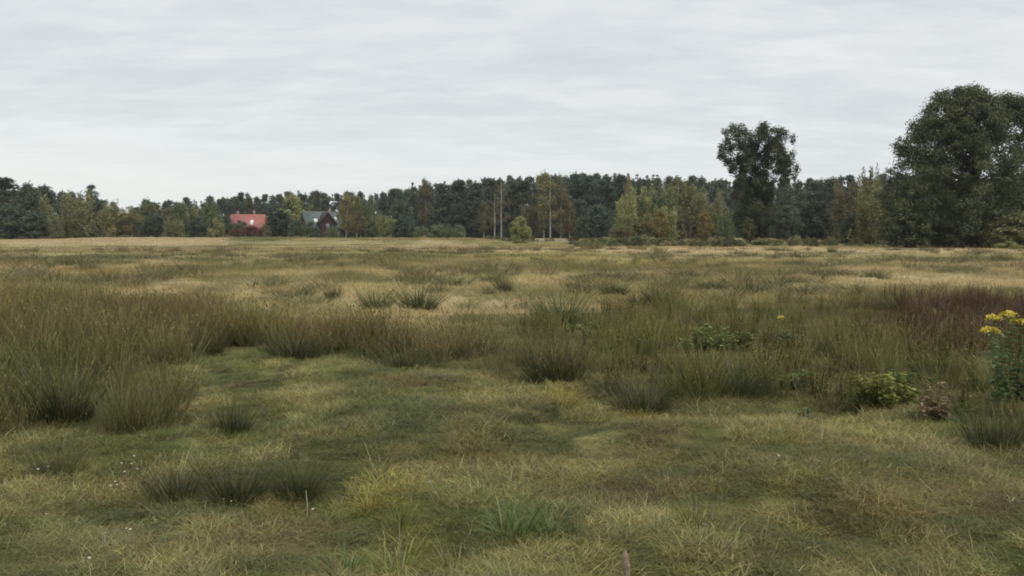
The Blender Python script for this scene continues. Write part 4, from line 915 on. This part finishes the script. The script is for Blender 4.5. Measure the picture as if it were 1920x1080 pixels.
def window(e, x0, x1, y, z0, z1):
    f = MB(); t = .09
    f.box((x0, y - .06, z0), (x1, y, z0 + t)); f.box((x0, y - .06, z1 - t), (x1, y, z1)); f.box((x0, y - .06, z0 + t), (x0 + t, y, z1 - t)); f.box((x1 - t, y - .06, z0 + t), (x1, y, z1 - t)); xm = (x0 + x1) / 2; f.box((xm - .03, y - .055, z0 + t), (xm + .03, y - .005, z1 - t))
    w = obj('window', f.mesh('window', M_FRAME), e); g_ = MB(); g_.box((x0 + t, y - .03, z0 + t), (x1 - t, y - .012, z1 - t)); obj('pane', g_.mesh('pane', M_GLASS), w)

# red-roofed house: ridge left to right, gables at the ends
Yh = 250; kx = Yh / FPX
e = obj('red_roofed_house', None); Xc = (467 - 960) * kx; e.location = (Xc, Yh, 0); e.rotation_euler.z = R(6); tag(e, 'low house with a bright red pitched roof among trees', 'house')
hw, dp, ez, rz = 4.5, 3.5, 2.6, 6.9
mb = MB(); mb.box((-hw, -dp, -.3), (hw, dp, ez)); obj('wall', mb.mesh('wall', M_PLASTER), e)
for sx, nm in ((-hw, 'gable'), (hw - .2, 'gable')):
    mb = MB(); mb.prism([(sx, -dp, ez + .003), (sx, dp, ez + .003), (sx, 0, rz - .2)], (.2, 0, 0)); obj(nm, mb.mesh(nm, M_PLASTER), e)
mb = MB(); sl = (rz - ez) / dp; oz = ez - .5 * sl
mb.slab([(-hw - .5, -dp - .5, oz), (hw + .5, -dp - .5, oz), (hw + .5, 0, rz), (-hw - .5, 0, rz)], .14); mb.slab([(hw + .5, dp + .5, oz), (-hw - .5, dp + .5, oz), (-hw - .5, 0, rz), (hw + .5, 0, rz)], .14)
rf = obj('roof', mb.mesh('roof', M_REDROOF), e)
for cx, hh in ((-3.0, .9), (1.6, 1.2)):
    mb = MB(); mb.box((cx - .3, .2, rz - .8), (cx + .3, .8, rz + hh)); mb.box((cx - .36, .14, rz + hh), (cx + .36, .86, rz + hh + .12)); obj('chimney', mb.mesh('chimney', M_BRICK), rf)
def on(yv, off): return ez + (yv + dp) * sl + off
mb = MB(); a0, a1 = -2.6, -1.5; mb.slab([(.9, a0, on(a0, .2)), (1.8, a0, on(a0, .2)), (1.8, a1, on(a1, .2)), (.9, a1, on(a1, .2))], .08); obj('skylight', mb.mesh('skylight', M_FRAME), rf)
for wx in (-3, -.6, 2.4): window(e, wx - .55, wx + .55, -dp - .004, .9, 2.1)
mb = MB(); mb.box((.55, -dp - .07, -.1), (1.45, -dp - .003, 2.0)); obj('door', mb.mesh('door', M_RAIL), e)

# wooden house with a front gable
e = obj('wooden_house', None); Xc = (603 - 960) * kx; e.location = (Xc, Yh, 0); e.rotation_euler.z = R(30); tag(e, 'dark wooden house with a grey-green roof and a front gable', 'house')
hw, dp, ez, rz = 5.0, 3.8, 3.4, 7.7
mb = MB(); mb.box((-hw, -dp, -.3), (hw, dp, ez)); obj('wall', mb.mesh('wall', M_LOG), e)
for sx in (-hw, hw - .2):
    mb = MB(); mb.prism([(sx, -dp, ez + .003), (sx, dp, ez + .003), (sx, 0, rz - .2)], (.2, 0, 0)); obj('gable', mb.mesh('gable', M_LOG), e)
mb = MB(); sl = (rz - ez) / dp; oz = ez - .6 * sl
mb.slab([(-hw - .6, -dp - .6, oz), (hw + .6, -dp - .6, oz), (hw + .6, 0, rz), (-hw - .6, 0, rz)], .14); mb.slab([(hw + .6, dp + .6, oz), (-hw - .6, dp + .6, oz), (-hw - .6, 0, rz), (hw + .6, 0, rz)], .14)
rf = obj('roof', mb.mesh('roof', M_GREYROOF), e)
mb = MB(); mb.box((2.4, .2, rz - .8), (3.1, .9, rz + .9)); mb.box((2.33, .13, rz + .9), (3.17, .97, rz + 1.03)); obj('chimney', mb.mesh('chimney', M_BRICK), rf)
# front gable bay
bx, bw, by, bz, bt = .3, 2.3, -dp - 1.4, 4.6, 7.5
mb = MB(); mb.box((bx - bw, by, -.3), (bx + bw, -dp + .6, bz)); mb.prism([(bx - bw, by, bz + .002), (bx + bw, by, bz + .002), (bx, by, bt - .15)], (0, 3.4, 0)); obj('front_gable', mb.mesh('front_gable', M_LOG), e)
mb = MB(); s2 = (bt - bz) / bw; o2 = bz - .5 * s2
mb.slab([(bx - bw - .5, by - .6, o2), (bx - .01, by - .6, bt), (bx - .01, -.4, bt), (bx - bw - .5, -.4, o2)][::-1], .12); mb.slab([(bx + bw + .5, by - .6, o2), (bx + .01, by - .6, bt), (bx + .01, -.4, bt), (bx + bw + .5, -.4, o2)], .12); obj('gable_roof', mb.mesh('gable_roof', M_LOG), e)
window(e, bx - .42, bx + .42, by - .004, 3.3, 4.1); window(e, -4.2, -3.0, -dp - .004, 1.2, 2.5); window(e, 3.2, 4.4, -dp - .004, 1.2, 2.5)
for (a, yy0) in ((-2.3, -2.9), (3.9, -2.4)):
    mb = MB(); z0 = ez + (yy0 + dp) * sl + .2; y1_ = yy0 + .9; z1 = ez + (y1_ + dp) * sl + .2; mb.slab([(a - .5, yy0, z0), (a + .5, yy0, z0), (a + .5, y1_, z1), (a - .5, y1_, z1)], .08); obj('skylight', mb.mesh('skylight', M_FRAME), rf)
mb = MB()
for q in np.arange(bx + bw + .1, hw, .55): mb.box((q, -dp - 1.3, -.2), (q + .08, -dp - 1.22, 1.25))
mb.box((bx + bw + .003, -dp - 1.33, 1.25), (hw + .1, -dp - 1.2, 1.35)); mb.box((bx + bw + .003, -dp - 1.4, -.25), (hw + .1, -dp - .003, .0)); obj('porch_railing', mb.mesh('porch_railing', M_RAIL), e)

# pale track at the field's end
m = plain('sandy_track', (.40, .37, .33), (.52, .48, .43), .6, .95)
tx = np.linspace(-7, 17, 13); V = []; 
for q in tx:
    for yq in (164, 174): V.append((q, yq, .16 + .02 * math.sin(q)))
Q = [(2 * i, 2 * i + 2, 2 * i + 3, 2 * i + 1) for i in range(12)]; o = obj('track', mesh_np('track', np.array(V), np.array(Q), m)); tag(o, 'pale sandy track at the foot of the wood', 'track', kind='structure')

# ------------------------------------------------------------------ world
w = bpy.data.worlds.new('World'); SC.world = w; w.use_nodes = True; nt = w.node_tree; nt.nodes.clear(); L = nt.links.new
SUN_EL, SUN_AZ = R(58), R(140)      # sun behind the clouds, high and behind the right shoulder
out = N(nt, 'ShaderNodeOutputWorld'); bg = N(nt, 'ShaderNodeBackground'); sky = N(nt, 'ShaderNodeTexSky', sky_type='NISHITA')
sky.sun_disc = False; sky.sun_elevation = SUN_EL; sky.sun_rotation = SUN_AZ; sky.air_density = 1; sky.dust_density = 2
tc = N(nt, 'ShaderNodeTexCoord'); sep = N(nt, 'ShaderNodeSeparateXYZ'); L(tc.outputs['Generated'], sep.inputs[0])
def mth(op, a, b_=None):
    n = N(nt, 'ShaderNodeMath', operation=op)
    for i, v in enumerate((a, b_)):
        if v is None: continue
        if hasattr(v, 'is_linked'): L(v, n.inputs[i])
        else: n.inputs[i].default_value = v
    return n.outputs[0]
zc = mth('ADD', mth('MAXIMUM', sep.outputs[2], 0.0), .12)
u = mth('DIVIDE', sep.outputs[0], zc); v = mth('DIVIDE', sep.outputs[1], zc)
cmb = N(nt, 'ShaderNodeCombineXYZ'); L(u, cmb.inputs[0]); L(v, cmb.inputs[1])
mp = N(nt, 'ShaderNodeMapping'); mp.inputs['Rotation'].default_value = (0, 0, R(14)); mp.inputs['Scale'].default_value = (.5, 1.0, 1); L(cmb.outputs[0], mp.inputs[0])
na = N(nt, 'ShaderNodeTexNoise'); na.inputs['Scale'].default_value = 2.3; na.inputs['Detail'].default_value = 9; na.inputs['Roughness'].default_value = .58; na.inputs['Distortion'].default_value = .35; L(mp.outputs[0], na.inputs['Vector'])
nb = N(nt, 'ShaderNodeTexNoise'); nb.inputs['Scale'].default_value = .55; nb.inputs['Detail'].default_value = 3; L(mp.outputs[0], nb.inputs['Vector'])
mp3 = N(nt, 'ShaderNodeMapping'); mp3.inputs['Rotation'].default_value = (0, 0, R(9)); mp3.inputs['Scale'].default_value = (.75, 1.5, 1); L(cmb.outputs[0], mp3.inputs[0])
nc = N(nt, 'ShaderNodeTexNoise'); nc.inputs['Scale'].default_value = 5.5; nc.inputs['Detail'].default_value = 8; nc.inputs['Roughness'].default_value = .6; nc.inputs['Distortion'].default_value = .2; L(mp3.outputs[0], nc.inputs['Vector'])
f = mth('ADD', mth('ADD', mth('MULTIPLY', na.outputs[0], .45), mth('MULTIPLY', nb.outputs[0], .28)), mth('MULTIPLY', nc.outputs[0], .27))
f = mrange(nt, f, .375, .625, 0, 1, True)
cl = mixc(nt, f, (.600, .628, .655), (.735, .758, .768))
# paler, slightly green air low down, strongest to the left
lowf = mrange(nt, sep.outputs[2], .015, .17, 1, 0, True)
side = mrange(nt, sep.outputs[0], -.55, .35, 1, .35)
cl = mixc(nt, mth('MULTIPLY', mth('MULTIPLY', lowf, side), .95), cl, (.80, .835, .80))
sk = N(nt, 'ShaderNodeVectorMath', operation='SCALE'); L(sky.outputs[0], sk.inputs[0]); sk.inputs[3].default_value = 1.0
bg2 = N(nt, 'ShaderNodeBackground'); L(sk.outputs[0], bg2.inputs[0]); bg2.inputs[1].default_value = .08
L(cl, bg.inputs[0]); bg.inputs[1].default_value = 1.0
ms = N(nt, 'ShaderNodeMixShader'); ms.inputs[0].default_value = .93; L(bg2.outputs[0], ms.inputs[1]); L(bg.outputs[0], ms.inputs[2]); L(ms.outputs[0], out.inputs[0])

sl_ = bpy.data.lights.new('sun', 'SUN'); sl_.energy = 1.6; sl_.angle = R(30); sl_.color = (1, .96, .90)
so = bpy.data.objects.new('sun', sl_); COL.objects.link(so)
dv = Vector((math.sin(SUN_AZ) * math.cos(SUN_EL), math.cos(SUN_AZ) * math.cos(SUN_EL), math.sin(SUN_EL)))
so.rotation_euler = dv.to_track_quat('Z', 'Y').to_euler(); so.location = (0, 0, 50)

# ------------------------------------------------------------------ air
m, nt, out = newmat('haze'); pv = N(nt, 'ShaderNodeVolumePrincipled'); pv.inputs['Color'].default_value = (.93, .96, 1, 1); pv.inputs['Density'].default_value = HAZE; pv.inputs['Anisotropy'].default_value = .2
nt.links.new(pv.outputs[0], out.inputs['Volume'])
hb = MB(); hb.box((GX[0] - 20, GY[0] - 20, -1.5), (GX[-1] + 20, GY[-1] + 20, 32)); tag(obj('haze', hb.mesh('haze', m)), 'thin pale haze over the meadow', 'haze', kind='stuff')

# ------------------------------------------------------------------ camera
cd = bpy.data.cameras.new('camera'); cd.sensor_width = 36; cd.lens = 36 * FPX / 1920; cd.clip_end = 6000; cd.clip_start = .05
co = bpy.data.objects.new('camera', cd); COL.objects.link(co); co.location = (0, 0, CAMH); co.rotation_euler = (math.pi / 2 - PITCH, 0, 0); SC.camera = co
SC.view_settings.view_transform = 'Standard'; SC.view_settings.look = 'None'; SC.view_settings.exposure = .22; SC.view_settings.gamma = 1
SC.cycles.filter_width = 1.8
SC.cycles.max_bounces = 5; SC.cycles.diffuse_bounces = 3; SC.cycles.transmission_bounces = 3; SC.cycles.glossy_bounces = 2
